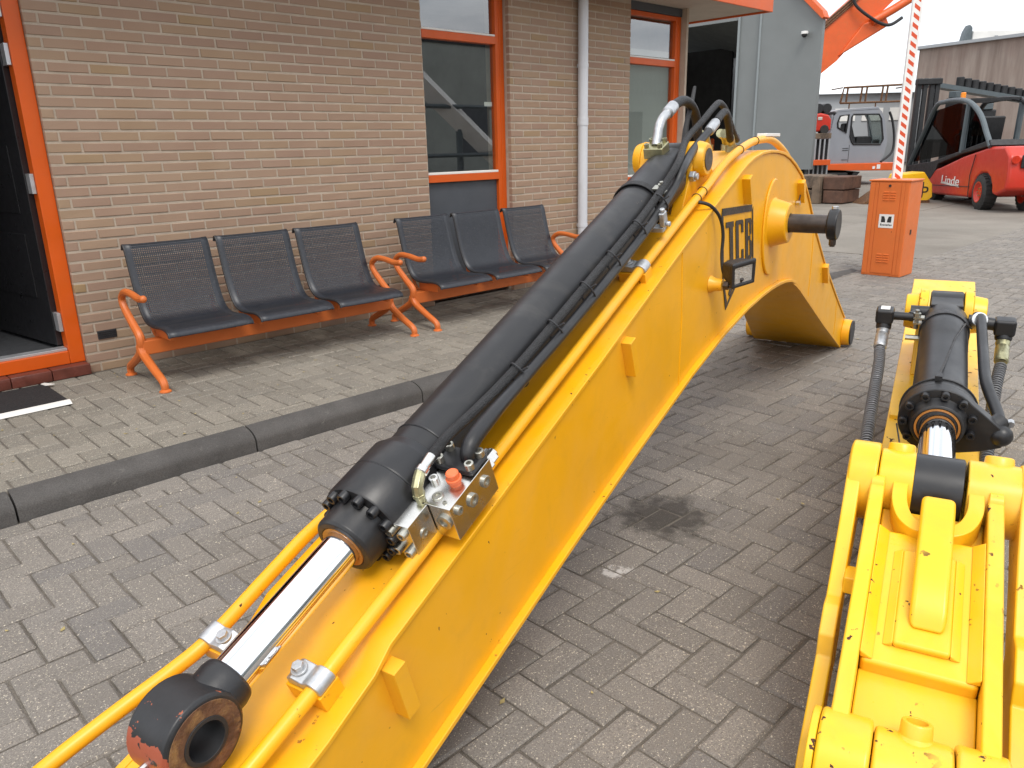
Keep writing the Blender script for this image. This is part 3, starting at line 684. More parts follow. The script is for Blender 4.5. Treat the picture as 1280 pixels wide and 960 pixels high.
# ------------------------------------------------------------------ benches
def make_bench(x0, label):
    b = thing('bench', label, 'bench', (x0, -0.5, W), (0, 0, 0), 'three-seat waiting benches along the wall')
    Ln = 1.74
    g = G(); g.box(0.0, Ln, -0.035, 0.035, 0.165, 0.248); g.build('beam', 'orange_bench', b, bevel=0.006)
    for xx in (0.0, Ln):
        arm = catmull([(xx, 0.0, 0.20), (xx, -0.01, 0.27), (xx, 0.07, 0.335), (xx, 0.17, 0.42), (xx, 0.185, 0.475), (xx, 0.12, 0.515), (xx, 0.02, 0.515), (xx, -0.09, 0.50), (xx, -0.155, 0.505)], 5)
        rr = [0.026 - 0.006 * min(1, k / 18) for k in range(len(arm))]
        g = G(); g.tube(arm, rr, 10); g.ball((xx, -0.157, 0.506), 0.021, 10, 6); g.build('armrest', 'orange_bench', b)
        for yy in (-0.275, 0.245):
            q = catmull([(xx, 0.0, 0.215), (xx, yy * 0.12, 0.165), (xx, yy * 0.55, 0.105), (xx, yy * 0.95, 0.055), (xx, yy, 0.012)], 5)
            g = G(); g.tube(q, [0.027 - 0.007 * k / len(q) for k in range(len(q))], 10)
            lg = g.build('leg', 'orange_bench', b)
            g = G(); g.lathe((xx, yy, 0.0), (0, 0, 1), [(0.0, 0.033), (0.006, 0.032), (0.014, 0.02)], 16); g.build('foot', 'orange_bench', lg)
    prof = [(0.275, 0.735), (0.262, 0.762), (0.245, 0.752), (0.232, 0.72), (0.212, 0.64), (0.182, 0.53), (0.148, 0.435), (0.115, 0.375), (0.075, 0.338), (0.02, 0.322), (-0.06, 0.320), (-0.14, 0.326), (-0.205, 0.322), (-0.243, 0.306), (-0.252, 0.285)]
    P = catmull([(0, p[0], p[1]) for p in prof], 3)
    Ls = [0.0]
    for k in range(1, len(P)): Ls.append(Ls[-1] + (P[k] - P[k - 1]).length)
    for s in range(3):
        sx = 0.075 + s * 0.553; wd = 0.492
        NX = 10; vs = []; fs = []; uv = []
        for k, p in enumerate(P):
            for i in range(NX + 1):
                t = i / NX; e = abs(2 * t - 1)
                vs.append((sx + wd * t, p.y - 0.006 * (e ** 6), p.z + 0.004 * e ** 6)); uv.append((wd * t, Ls[k]))
        for k in range(len(P) - 1):
            for i in range(NX): fs.append((k * (NX + 1) + i, k * (NX + 1) + i + 1, (k + 1) * (NX + 1) + i + 1, (k + 1) * (NX + 1) + i))
        me = bpy.data.meshes.new('seat'); me.from_pydata(vs, [], fs); me.update()
        ul = me.uv_layers.new(name='UVMap')
        for lp in me.loops: ul.data[lp.index].uv = uv[lp.vertex_index]
        me.polygons.foreach_set('use_smooth', [True] * len(me.polygons)); me.materials.append(MATS['perforated_steel'])
        so = bpy.data.objects.new('seat', me); COL.objects.link(so); so.parent = b
        sm = so.modifiers.new('solid', 'SOLIDIFY'); sm.thickness = 0.003
        for e in (0.0, wd):
            g = G(); g.tube([(sx + e, p.y, p.z) for p in P], 0.008, 8); g.build('seat_rim', 'black_plastic', so)
        for e in (0.05, wd - 0.05):
            br = catmull([(sx + e, 0.02, 0.235), (sx + e, 0.10, 0.25), (sx + e, 0.145, 0.32), (sx + e, 0.165, 0.42)], 4)
            g = G(); g.tube(br, 0.013, 8); g.box(sx + e - 0.014, sx + e + 0.014, -0.16, 0.06, 0.2485, 0.315); g.build('seat_bracket', 'orange_bench', so, bevel=0.004)
    return b
make_bench(0.085, 'dark perforated three-seat bench with orange frame, nearer the open doorway')
make_bench(2.035, 'dark perforated three-seat bench with orange frame, under the tall window')

# ================================================================== EXCAVATOR BOOM (right)
BP = (3.705, -2.984, 0.0)
boom = thing('excavator_boom', 'large yellow excavator boom with black badge lying on the paving', 'excavator boom', BP, (0, 0, R(13)))
def flare(s): return 0.33 + max(0.0, s + 1.4) * 0.172
TOP = [(-5.22, 0.245), (-4.95, 0.295), (-4.77, 0.352), (-4.71, 0.368), (-4.572, 0.430), (-4.524, 0.455), (-4.176, 0.587), (-3.652, 0.786), (-3.0, 1.046), (-2.70, 1.158), (-2.478, 1.238), (-2.40, 1.265), (-2.312, 1.287), (-2.20, 1.303), (-2.075, 1.309), (-1.96, 1.306), (-1.851, 1.296), (-1.74, 1.275), (-1.632, 1.243), (-1.50, 1.195), (-1.405, 1.142), (-1.30, 1.07), (-1.237, 1.02), (-1.08, 0.895), (-0.758, 0.680), (-0.284, 0.405), (0.10, 0.195)]
FOOT = [(0.20, 0.15), (0.23, 0.10), (0.20, 0.03), (0.12, 0.006), (0.06, 0.006)]
LOW = [(-0.586, 0.294), (-1.20, 0.575), (-1.318, 0.629), (-1.40, 0.662), (-1.50, 0.695), (-1.594, 0.718), (-1.70, 0.731), (-1.82, 0.737), (-1.95, 0.737), (-2.082, 0.731), (-2.312, 0.712), (-2.61, 0.667), (-2.945, 0.594), (-3.469, 0.452), (-3.863, 0.335), (-4.239, 0.217), (-4.488, 0.142), (-4.80, 0.055), (-5.05, 0.018), (-5.20, 0.025), (-5.29, 0.09), (-5.29, 0.18)]
OUT = TOP + FOOT + LOW
def in_range(s): return True
def plate(name, yfun, th, sgn):
    g = G(); n = len(OUT)
    # split at s = -1.4 so that each half stays flat
    it = max(i for i, p in enumerate(TOP) if p[0] <= -1.405); il = len(TOP) + len(FOOT) + [i for i, p in enumerate(LOW) if p[0] <= -1.40][0]
    V = [(p[0], yfun(p[0]), p[1]) for p in OUT] + [(p[0], yfun(p[0]) + th, p[1]) for p in OUT]
    A = list(range(it, il + 1)); Bq = list(range(il, n)) + list(range(0, it + 1))
    F = [tuple(A), tuple(Bq), tuple(i + n for i in reversed(A)), tuple(i + n for i in reversed(Bq))] + [(i, i + n, (i + 1) % n + n, (i + 1) % n) for i in range(n)]
    g.add(V, F); return g.build(name, 'yellow_paint', boom, bevel=0.0025, seg=2)
side_r = plate('side_plate', lambda s: 0.0, 0.014, 1)
side_l = plate('side_plate', lambda s: flare(s) - 0.014, 0.014, -1)
def strip(name, line, y0f, y1f, th, mat='yellow_paint', parent=None, bevel=0.0025):
    """plate bent along a profile line, thickness th measured along the line's left normal"""
    V = []; n = len(line)
    for i, p in enumerate(line):
        a = Vector(line[max(i - 1, 0)]); b = Vector(line[min(i + 1, n - 1)]); t = (b - a).normalized(); nn = Vector((-t.y, t.x)) * th
        V += [(p[0], y0f(p[0]), p[1]), (p[0], y1f(p[0]), p[1]), (p[0] + nn.x, y1f(p[0]), p[1] + nn.y), (p[0] + nn.x, y0f(p[0]), p[1] + nn.y)]
    F = [(0, 1, 2, 3), tuple(4 * (n - 1) + k for k in (3, 2, 1, 0))]
    for i in range(n - 1):
        for k in range(4): F.append((4 * i + k, 4 * i + (k + 1) % 4, 4 * i + 4 + (k + 1) % 4, 4 * i + 4 + k))
    g = G(); g.add(V, F); return g.build(name, mat, parent or boom, bevel=bevel)
top_main = [(-5.2, 0.225), (-4.95, 0.278), (-4.78, 0.335), (-4.70, 0.362), (-4.572, 0.418)] + [(p[0], p[1] + 0.001) for p in TOP if p[0] > -4.53]
strip('top_plate', top_main, lambda s: -0.007, lambda s: flare(s) + 0.007, 0.012)
strip('bottom_plate', [(p[0], p[1]) for p in reversed(LOW[4:18])], lambda s: -0.020, lambda s: flare(s) + 0.018, -0.014)
strip('bottom_plate', [(p[0], p[1] - 0.001) for p in reversed([(0.06, 0.012)] + LOW[0:5])], lambda s: -0.002, lambda s: flare(s) + 0.002, -0.012)
# weld seams on the near side plate
for sx_, zt, zb in ((-3.05, 1.02, 0.575), (-0.25, 0.375, 0.155), (-1.12, 0.91, 0.55)):
    g = G(); g.tube([(sx_, -0.0005, zt), (sx_ + 0.02, -0.0005, (zt + zb) / 2), (sx_ + 0.015, -0.0005, zb)], 0.0025, 6); g.build('weld_bead', 'yellow_paint', side_r)
# knee boss: wide reinforcing plate, tapered boss
g = G(); el = [(-1.985 + 0.135 * math.cos(t), 1.0 + 0.205 * math.sin(t)) for t in [2 * math.pi * i / 36 for i in range(36)]]
g.prism(el, -0.010, 0.002, 'y'); g.build('boss_doubler', 'yellow_paint', boom, bevel=0.006)
g = G(); g.lathe((-1.985, -0.008, 1.02), (0, -1, 0), [(0.0, 0.108), (0.008, 0.101), (0.068, 0.083), (0.072, 0.077), (0.072, 0.041), (0.0, 0.041)], 36, close=True); g.build('knee_boss', 'yellow_paint', boom, bevel=0.002)
g = G(); g.lathe((-1.985, 0.338, 1.02), (0, 1, 0), [(0.0, 0.125), (0.075, 0.100), (0.080, 0.052), (0.0, 0.052)], 30, close=True); g.build('knee_boss', 'yellow_paint', boom, bevel=0.002)
# foot bosses
g = G(); g.cyl((0.12, 0.0, 0.098), (0.12, -0.050, 0.098), 0.090, 0.086, 30); g.build('foot_boss', 'yellow_paint', boom, bevel=0.004)
g = G(); g.cyl((0.12, -0.051, 0.098), (0.12, -0.060, 0.098), 0.083, n=30); g.build('foot_cap', 'black_plastic', boom, bevel=0.003)
g = G(); g.cyl((0.12, flare(0.12), 0.098), (0.12, flare(0.12) + 0.05, 0.098), 0.09, n=30); g.build('foot_boss', 'yellow_paint', boom, bevel=0.004)
# square lugs welded on the near side plate
for (s0, z0, s1, z1, pr) in ((-4.555, 0.425, -4.520, 0.300, 0.034), (-3.505, 0.822, -3.465, 0.715, 0.030), (-2.445, 1.222, -2.400, 1.125, 0.030), (-1.56, 1.165, -1.515, 1.070, 0.030), (-0.80, 0.665, -0.74, 0.565, 0.03)):
    t = math.atan2(z1 - z0, s1 - s0) + math.pi / 2
    g = G(); ln = math.hypot(s1 - s0, z1 - z0)
    Mx = Matrix.Translation((s0, 0, z0)) @ Matrix.Rotation(-t, 4, 'Y')
    g.box(0.0, 0.036, -pr, 0.001, -ln, 0.0, Mx); lg = g.build('lug', 'yellow_paint', boom, bevel=0.002)
    g = G(); c = Mx @ Vector((0.037, -pr * 0.55, -ln * 0.45)); g.cyl(c, c + (Mx.to_3x3() @ Vector((0.002, 0, 0))), 0.008, n=12); g.build('lug_hole', 'rusty_steel', lg)
# cylinder clevis on top
for y0, y1, face in ((0.082, 0.124, -1), (0.238, 0.28, 1)):
    po = [(-2.86, 1.10), (-2.50, 1.235), (-2.60, 1.29)] + [(-2.70 + 0.062 * math.cos(t), 1.30 + 0.062 * math.sin(t)) for t in [R(a) for a in range(10, 191, 18)]]
    g = G(); g.prism(po, y0, y1, 'y'); g.build('clevis_lug', 'yellow_paint', boom, bevel=0.004)
    yo = y0 if face < 0 else y1
    g = G(); g.lathe((-2.70, yo, 1.30), (0, face, 0), [(0, 0.064), (0.028, 0.056), (0.034, 0.052), (0.034, 0.0)], 30); lb = g.build('clevis_boss', 'yellow_paint', boom, bevel=0.003)
    g = G(); g.cyl((-2.70, yo + face * 0.0345, 1.30), (-2.70, yo + face * 0.037, 1.30), 0.038, n=26); g.build('pin_end', 'pin_steel', lb)
g = G(); g.cyl((-2.775, 0.083, 1.245), (-2.775, 0.066, 1.245), 0.020, n=6); g.cyl((-2.775, 0.066, 1.245), (-2.775, 0.056, 1.245), 0.012, n=16); g.build('clevis_bolt', 'galvanised', boom, bevel=0.002)
# hydraulic pipes on the boom
def topz(s):
    for i in range(len(TOP) - 1):
        a, b = TOP[i], TOP[i + 1]
        if a[0] <= s <= b[0]: return a[1] + (b[1] - a[1]) * (s - a[0]) / (b[0] - a[0])
    return TOP[-1][1]
pr_ = [(-5.15, 0.075, 0.235), (-4.9, 0.062, 0.345), (-4.66, 0.052, 0.440)] + [(s, 0.048, 0.587 + 0.392 * (s + 4.176) + 0.050) for s in (-4.6, -4.2, -3.8, -3.4, -3.0, -2.876)] + [(-2.708, 0.05, 1.204), (-2.49, 0.05, 1.288), (-2.26, 0.05, 1.341), (-2.07, 0.05, 1.362), (-1.86, 0.05, 1.357), (-1.6, 0.05, 1.29), (-1.42, 0.05, 1.19), (-1.2, 0.05, 1.04)]
pipe_r = G(); pipe_r.tube(catmull(pr_, 6), 0.0155, 14); pr_o = pipe_r.build('pipe', 'yellow_paint', boom)
pl_ = [(-5.1, 0.47, 0.20), (-5.0, 0.455, 0.285), (-4.9475, 0.437, 0.318), (-4.82, 0.402, 0.365), (-4.74, 0.374, 0.397), (-4.66, 0.352, 0.432), (-4.5, 0.352, 0.495)] + [(-4.38, 0.352, 0.540), (-4.27, 0.356, 0.560), (-4.15, 0.358, 0.545), (-3.9, 0.358, 0.58), (-3.4, 0.358, 0.76), (-2.8, 0.358, 0.98), (-2.2, 0.358, 1.13), (-1.7, 0.365, 1.08)]
g = G(); g.tube(catmull(pl_, 6), 0.0155, 14); pl_o = g.build('pipe', 'yellow_paint', boom)
TH = math.atan(0.392)
def pipe_clamp(s, y, z, side, par):
    """saddle clamp: a pressed strap over the pipe with one bolt beside it, on a small welded pad"""
    Mx = Matrix.Translation((s, y, z)) @ Matrix.Rotation(-TH, 4, 'Y')
    arc = [(0.0205 * math.cos(t), 0.0205 * math.sin(t)) for t in [R(a) for a in range(-20, 201, 20)]]
    o_ = [(side * p[0], p[1]) for p in arc]
    g = G()
    sec = [(side * 0.062, -0.006), (side * 0.062, 0.010), (side * 0.05, 0.017), (side * 0.03, 0.014), (side * 0.021, 0.012)] + [(side * 0.021 * math.cos(t), 0.021 * math.sin(t)) for t in [R(a) for a in range(50, 191, 20)]] + [(side * -0.016, -0.004)] + [(side * 0.016, -0.004)]
    g.prism(sec, -0.022, 0.022, 'x', Mx); cl = g.build('pipe_clamp', 'galvanised', par, bevel=0.003)
    g = G(); p = Mx @ Vector((0, side * 0.044, 0.017)); d = Mx.to_3x3() @ Vector((0, 0, 1)); g.cyl(p - d * 0.002, p + d * 0.003, 0.016, n=20); g.cyl(p + d * 0.003, p + d * 0.013, 0.0115, n=6); g.build('clamp_bolt', 'galvanised', cl, bevel=0.0012)
    g = G(); g.box(-0.026, 0.026, min(-0.02 * side, side * 0.068), max(-0.02 * side, side * 0.068), -0.045, -0.0065, Mx); g.build('clamp_pad', 'yellow_paint', cl, bevel=0.002)
pipe_clamp(-4.655, 0.052, 0.4435, 1, boom)
pipe_clamp(-3.26, 0.048, 0.587 + 0.392 * (4.176 - 3.26) + 0.05, 1, boom)
pipe_clamp(-4.655, 0.352, 0.434, -1, boom)
for s in (-2.80, -2.735, -2.34, -2.12):
    a = Vector((s, 0.049, 0)); i = min(range(len(pr_)), key=lambda k: abs(pr_[k][0] - s)); a.z = 0
    pts = catmull(pr_, 6); j = min(range(len(pts)), key=lambda k: abs(pts[k].x - s)); t = (pts[min(j + 1, len(pts) - 1)] - pts[j - 1])
    g = G(); g.torus(pts[j], t, 0.0165, 0.0018, 18, 6); g.build('cable_tie', 'black_plastic', pr_o)

# badge: rounded frame, tail and three block letters, laid flat on the side plate
badge = G(); yb = -0.0018
def flat(poly, g): g.prism(poly, yb, yb - 0.0012, 'y')
def bmap(u, v):   # u 0..1 across, v 0..1 up, skewed like the plate decal
    return (-2.685 + 0.40 * u + 0.065 * (1 - v) * 1.0 + 0.0 * v, 0.868 + v * 0.262 - 0.012 * u)
def seg(u0, v0, u1, v1, u2, v2, u3, v3): flat([bmap(u0, v0), bmap(u1, v1), bmap(u2, v2), bmap(u3, v3)], badge)
t_ = 0.03
seg(0.06, 0.90, 0.95, 0.90, 0.97, 1.0, 0.03, 1.0); seg(0.0, 0.0, t_, 0.0, 0.06, 0.90, 0.02, 0.97); seg(0.97, 0.0, 1.0, 0.0, 1.0, 0.97, 0.965, 0.90)
flat([bmap(0, 0), bmap(t_, 0), (-2.555, 0.775), (-2.566, 0.743)], badge); flat([(-2.566, 0.743), (-2.545, 0.772), (-2.42, 0.85), (-2.395, 0.85)], badge)
flat([(-2.54, 0.80), (-2.50, 0.86), (-2.44, 0.86), (-2.52, 0.79)], badge)
badge.build('badge_frame', 'decal_black', boom, smooth=False)
def letter(name, polys):
    g = G()
    for P in polys: g.prism([bmap(u, 0.17 + v * 0.79) for u, v in P], yb, yb - 0.0012, 'y')
    return g.build(name, 'decal_black', boom, smooth=False)
letter('badge_letter', [[(0.13, 0.70), (0.36, 0.70), (0.36, 0.80), (0.13, 0.80)], [(0.23, 0.02), (0.33, 0.02), (0.33, 0.70), (0.23, 0.70)], [(0.13, 0.02), (0.229, 0.02), (0.229, 0.11), (0.13, 0.11)]])
letter('badge_letter', [[(0.42, 0.0), (0.51, 0.0), (0.51, 0.80), (0.44, 0.80), (0.42, 0.77)], [(0.51, 0.72), (0.60, 0.72), (0.60, 0.80), (0.51, 0.80)], [(0.60, 0.56), (0.665, 0.56), (0.665, 0.77), (0.64, 0.80), (0.60, 0.80)], [(0.51, 0.0), (0.60, 0.0), (0.60, 0.08), (0.51, 0.08)], [(0.60, 0.0), (0.64, 0.0), (0.665, 0.03), (0.665, 0.24), (0.60, 0.24)]])
letter('badge_letter', [[(0.73, 0.0), (0.82, 0.0), (0.82, 0.80), (0.73, 0.80)], [(0.82, 0.72), (0.88, 0.72), (0.88, 0.80), (0.82, 0.80)], [(0.88, 0.46), (0.93, 0.50), (0.94, 0.76), (0.91, 0.80), (0.88, 0.80)], [(0.82, 0.38), (0.90, 0.38), (0.90, 0.46), (0.82, 0.46)], [(0.88, 0.0), (0.92, 0.0), (0.945, 0.04), (0.945, 0.34), (0.90, 0.38), (0.88, 0.38)], [(0.82, 0.0), (0.88, 0.0), (0.88, 0.08), (0.82, 0.08)]])

# work lamp on its stub
lamp = bpy.data.objects.new('work_lamp', None); COL.objects.link(lamp); lamp.parent = boom; lamp.location = (-2.733, -0.088, 0.918); lamp.scale = (0.66, 0.70, 0.80)
lamp.rotation_euler = Euler((R(8), R(-8), R(-30)))
g = G(); g.add([(-0.075, -0.035, -0.05), (0.075, -0.035, -0.05), (0.078, -0.035, 0.055), (-0.078, -0.035, 0.055), (-0.055, 0.055, -0.03), (0.055, 0.055, -0.03), (0.06, 0.055, 0.045), (-0.06, 0.055, 0.045)], [(0, 1, 2, 3), (4, 7, 6, 5), (0, 4, 5, 1), (1, 5, 6, 2), (2, 6, 7, 3), (3, 7, 4, 0)])
g.build('lamp_housing', 'black_plastic', lamp, bevel=0.016, seg=4)
g = G(); rim = [(-0.080, -0.054), (0.080, -0.054), (0.083, 0.060), (-0.083, 0.060)]; inn = [(-0.060, -0.036), (0.060, -0.036), (0.063, 0.036), (-0.063, 0.036)]
g.add([(p[0], y, p[1]) for y in (-0.05, -0.03) for p in rim] + [(p[0], y, p[1]) for y in (-0.05, -0.03) for p in inn], [(0, 1, 9, 8), (1, 2, 10, 9), (2, 3, 11, 10), (3, 0, 8, 11), (4, 7, 15, 12), (7, 6, 14, 15), (6, 5, 13, 14), (5, 4, 12, 13), (0, 4, 5, 1), (1, 5, 6, 2), (2, 6, 7, 3), (3, 7, 4, 0), (8, 9, 13, 12), (9, 10, 14, 13), (10, 11, 15, 14), (11, 8, 12, 15)]); g.build('lamp_rim', 'black_plastic', lamp, bevel=0.010, seg=3)
g = G(); g.box(-0.062, 0.062, -0.043, -0.0365, -0.038, 0.038); g.build('lamp_lens', 'lamp_lens', lamp, bevel=0.003)
g = G(); g.lathe((-2.755, 0.0, 0.872), (0, -1, 0), [(0.0, 0.032), (0.02, 0.023), (0.045, 0.021), (0.045, 0.0)], 20); g.build('lamp_stub', 'yellow_paint', boom, bevel=0.002)
g = G(); g.cyl((-2.755, -0.05, 0.872), (-2.755, -0.068, 0.872), 0.017, n=6); g.cyl((-2.755, -0.068, 0.872), (-2.755, -0.09, 0.872), 0.009, n=12); g.tube([(-2.755, -0.075, 0.872), (-2.745, -0.10, 0.885), (-2.752, -0.112, 0.90)], 0.008, 8); g.build('lamp_bolt', 'pin_steel', boom, bevel=0.001)
cab_ = catmull([(-2.82, 0.035, 1.162), (-2.80, 0.0, 1.15), (-2.76, -0.022, 1.11), (-2.735, -0.03, 1.05), (-2.735, -0.03, 0.97), (-2.745, -0.045, 0.91), (-2.755, -0.085, 0.895), (-2.765, -0.10, 0.92)], 6)
g = G(); g.tube(cab_, 0.006, 8); g.build('lamp_cable', 'rubber', boom)
# hose fittings on the knee crest
for yy, s0 in ((0.13, -2.18), (0.20, -2.02), (0.26, -2.10)):
    g = G(); g.cyl((s0, yy, topz(s0) + 0.012), (s0, yy, topz(s0) + 0.04), 0.026, n=6); g.tube([(s0, yy, topz(s0) + 0.035), (s0 - 0.03, yy, topz(s0) + 0.07), (s0 - 0.10, yy, topz(s0) + 0.085)], 0.018, 10); g.build('hose_fitting', 'brass_zinc', boom)
g = G(); g.box(-2.02, -1.80, 0.035, 0.075, 1.375, 1.388); g.build('pipe_label', 'decal_white', boom, bevel=0.002)
g = G(); g.tube(catmull([(-1.50, 0.03, 1.17), (-1.50, -0.004, 1.15), (-1.54, -0.012, 1.10), (-1.56, -0.012, 1.085)], 5), 0.003, 6); g.build('grease_line', 'rubber', boom)
g = G(); g.cyl((-1.56, -0.002, 1.075), (-1.56, -0.02, 1.075), 0.012, n=8); g.build('grease_nipple', 'zinc', boom)

# loose pin in the knee boss
pin = thing('knee_pin', 'dark steel pin with round collar sticking out of the boom knee', 'steel pin', tuple(Vector(BP) + Matrix.Rotation(R(13), 3, 'Z') @ Vector((-1.985, -0.03, 1.02))), (0, 0, R(13)))
g = G(); g.cyl((0, 0.06, 0), (0, -0.205, 0), 0.039, n=32); g.build('pin_shaft', 'pin_steel', pin, bevel=0.004)
g = G(); g.cyl((0, -0.206, 0), (0, -0.246, 0), 0.063, n=32); col_ = g.build('pin_collar', 'black_paint', pin, bevel=0.006)
g = G(); g.cyl((0, -0.226, 0.061), (0, -0.226, 0.074), 0.014, n=6); g.build('collar_bolt', 'galvanised', col_, bevel=0.002)
g = G(); g.cyl((0.004, -0.226, -0.058), (0.004, -0.226, -0.086), 0.015, n=6); g.cyl((0.004, -0.226, -0.085), (0.004, -0.226, -0.092), 0.011, n=12); g.build('collar_nut', 'pin_steel', col_, bevel=0.002)

# ================================================================== BOOM CYLINDER (lies on top of the boom)
CA = math.atan(0.396)
c0 = Vector(BP) + Matrix.Rotation(R(13), 3, 'Z') @ Vector((-4.851, 0.165, 0.438))
ram = thing('boom_cylinder', 'long black hydraulic cylinder with chrome rod lying along the big boom', 'hydraulic cylinder', c0, (0, -CA, R(13)))
X = (1, 0, 0)
g = G(); g.lathe((0, 0, 0), (0, 1, 0), [(-0.054, 0.040), (-0.054, 0.071), (-0.049, 0.078), (0.044, 0.078), (0.050, 0.071), (0.050, 0.040)], 40, close=True); eye = g.build('rod_eye', 'worn_black_paint', ram, bevel=0.003)
g = G(); g.lathe((0, 0, 0), (0, 1, 0), [(-0.0552, 0.041), (-0.0552, 0.068), (-0.052, 0.068), (-0.052, 0.041)], 40, close=True); g.build('eye_face', 'rusty_steel', eye, bevel=0.001)
g = G(); g.lathe((0, 0, 0), (0, 1, 0), [(-0.0572, 0.034), (-0.0572, 0.0415), (0.051, 0.0415), (0.051, 0.034)], 36, close=True); g.build('eye_bush', 'machine_dark', eye, bevel=0.001)  # bush coloured near-black, standing in for the darkness inside the hole
g = G(); g.lathe((0.0, 0, 0), X, [(0.044, 0.040), (0.054, 0.051), (0.088, 0.052), (0.102, 0.049), (0.108, 0.043), (0.109, 0.02)], 32); g.build('eye_neck', 'worn_black_paint', eye, bevel=0.003)
g = G(); g.cyl((-0.074, -0.005, 0.016), (-0.092, -0.005, 0.020), 0.007, n=8); g.ball((-0.094, -0.005, 0.0205), 0.006, 8, 6); g.build('grease_nipple', 'zinc', eye)
g = G(); g.cyl((0.10, 0, 0), (0.45, 0, 0), 0.0395, n=64, caps=False); g.build('rod', 'chrome', ram, ang=60)
g = G(); g.lathe((0, 0, 0), X, [(0.4185, 0.040), (0.416, 0.050), (0.424, 0.051), (0.424, 0.040)], 36, close=True); g.build('wiper_seal', 'rod_seal_orange', ram)
g = G(); g.lathe((0, 0, 0), X, [(0.420, 0.0495), (0.4165, 0.053), (0.418, 0.064), (0.424, 0.069), (0.47, 0.070), (0.485, 0.072), (0.485, 0.045)], 40); g.build('gland', 'black_paint', ram, bevel=0.002)
g = G(); g.lathe((0, 0, 0), X, [(0.485, 0.05), (0.485, 0.094), (0.49, 0.097), (0.568, 0.097), (0.570, 0.0955), (0.572, 0.097), (0.640, 0.096), (0.648, 0.091), (0.672, 0.081), (0.68, 0.05)], 48); g.build('cylinder_head', 'black_paint', ram, bevel=0.0015)
for k in range(14):
    t = 2 * math.pi * k / 14 + 0.1; cy, cz = 0.083 * math.cos(t), 0.083 * math.sin(t)
    if k == 0:
        g = G(); g.lathe((0, 0, 0), (-1, 0, 0), [(0, 0.0115), (0.016, 0.0115), (0.018, 0.0105), (0.018, 0.006), (0.010, 0.006), (0.010, 0.0)], 16); bolt0 = g.build('head_bolt', 'black_paint', ram); o = bolt0
    else:
        o = bpy.data.objects.new('head_bolt', bolt0.data); COL.objects.link(o); o.parent = ram
    o.location = (0.4855, cy, cz)
g = G(); g.lathe((0, 0, 0), X, [(0.665, 0.05), (0.665, 0.079), (2.19, 0.079), (2.195, 0.075), (2.2, 0.04)], 48); g.build('barrel', 'black_paint', ram, bevel=0.001)
g = G(); g.torus((0.715, 0, 0), X, 0.0785, 0.0032, 48, 8); g.build('barrel_weld', 'black_paint', ram)
g = G(); g.lathe((0, 0, 0), X, [(1.955, 0.078), (1.955, 0.083), (2.185, 0.083), (2.185, 0.078)], 48, close=True); slv = g.build('barrel_sleeve', 'black_paint', ram, bevel=0.001)
g = G(); g.lathe((0, 0, 0), X, [(1.945, 0.083), (1.945, 0.087), (1.970, 0.087), (1.970, 0.083)], 48, close=True); st_ = g.build('strap', 'rubber', slv, bevel=0.001)
g = G(); g.box(1.95, 1.98, -0.10, -0.06, 0.045, 0.050); g.box(1.95, 1.98, -0.10, -0.06, 0.062, 0.067); g.cyl((1.965, -0.088, 0.03), (1.965, -0.088, 0.085), 0.006, n=8); g.cyl((1.965, -0.088, 0.068), (1.965, -0.088, 0.078), 0.012, n=6); g.build('strap_clamp', 'steel_bolt', st_)
# base eye and port
g = G(); g.lathe((2.335, 0, 0), (0, 1, 0), [(-0.038, 0.03), (-0.038, 0.060), (0.070, 0.060), (0.070, 0.03)], 36, close=True); g.cyl((2.18, 0, 0), (2.29, 0, 0), 0.072, 0.066, 32); g.build('base_eye', 'black_paint', ram, bevel=0.003)
g = G(); g.box(2.20, 2.27, 0.0, 0.07, 0.060, 0.098); pt = g.build('port_block', 'brass_zinc', ram, bevel=0.004)
for bx_, by_ in ((2.211, 0.011), (2.259, 0.011), (2.211, 0.059), (2.259, 0.059)):
    g = G(); g.lathe((bx_, by_, 0.098), (0, 0, 1), [(0, 0.0085), (0.014, 0.0085), (0.014, 0.0045), (0.007, 0.0045), (0.007, 0.0)], 12); g.build('port_bolt', 'brass_zinc', pt)
MI = (Matrix.Rotation(R(13), 4, 'Z') @ Matrix.Rotation(-CA, 4, 'Y')).to_3x3().inverted()
RB = Matrix.Rotation(R(13), 3, 'Z')
def bl(s, w, z):       # boom coordinates (s along, y across, z up) -> cylinder coordinates
    return MI @ (Vector(BP) + RB @ Vector((s, w, z)) - c0)
pb0 = Vector((2.235, 0.035, 0.096)); pb1 = bl(-2.785, 0.20, 1.412); pb2 = bl(-2.755, 0.20, 1.440); pb3 = bl(-2.715, 0.20, 1.457)
g = G(); g.tube(catmull([pb0, pb0.lerp(pb1, 0.5), pb1, pb2, pb3], 5), 0.016, 14); g.build('elbow', 'galvanised', ram)
e1 = pb3; e2 = bl(-2.655, 0.20, 1.485)
g = G(); g.lathe(e1, e2 - e1, [(0, 0.016), (0.004, 0.0215), (0.060, 0.0215), (0.066, 0.018)], 20); g.build('ferrule', 'galvanised', ram)
hp = [e2, bl(-2.58, 0.20, 1.503), bl(-2.52, 0.20, 1.502), bl(-2.455, 0.20, 1.480), bl(-2.41, 0.20, 1.435), bl(-2.385, 0.20, 1.38), bl(-2.37, 0.19, 1.33)]
g = G(); g.tube(catmull(hp, 6), 0.018, 14); g.build('hose', 'rubber', ram)
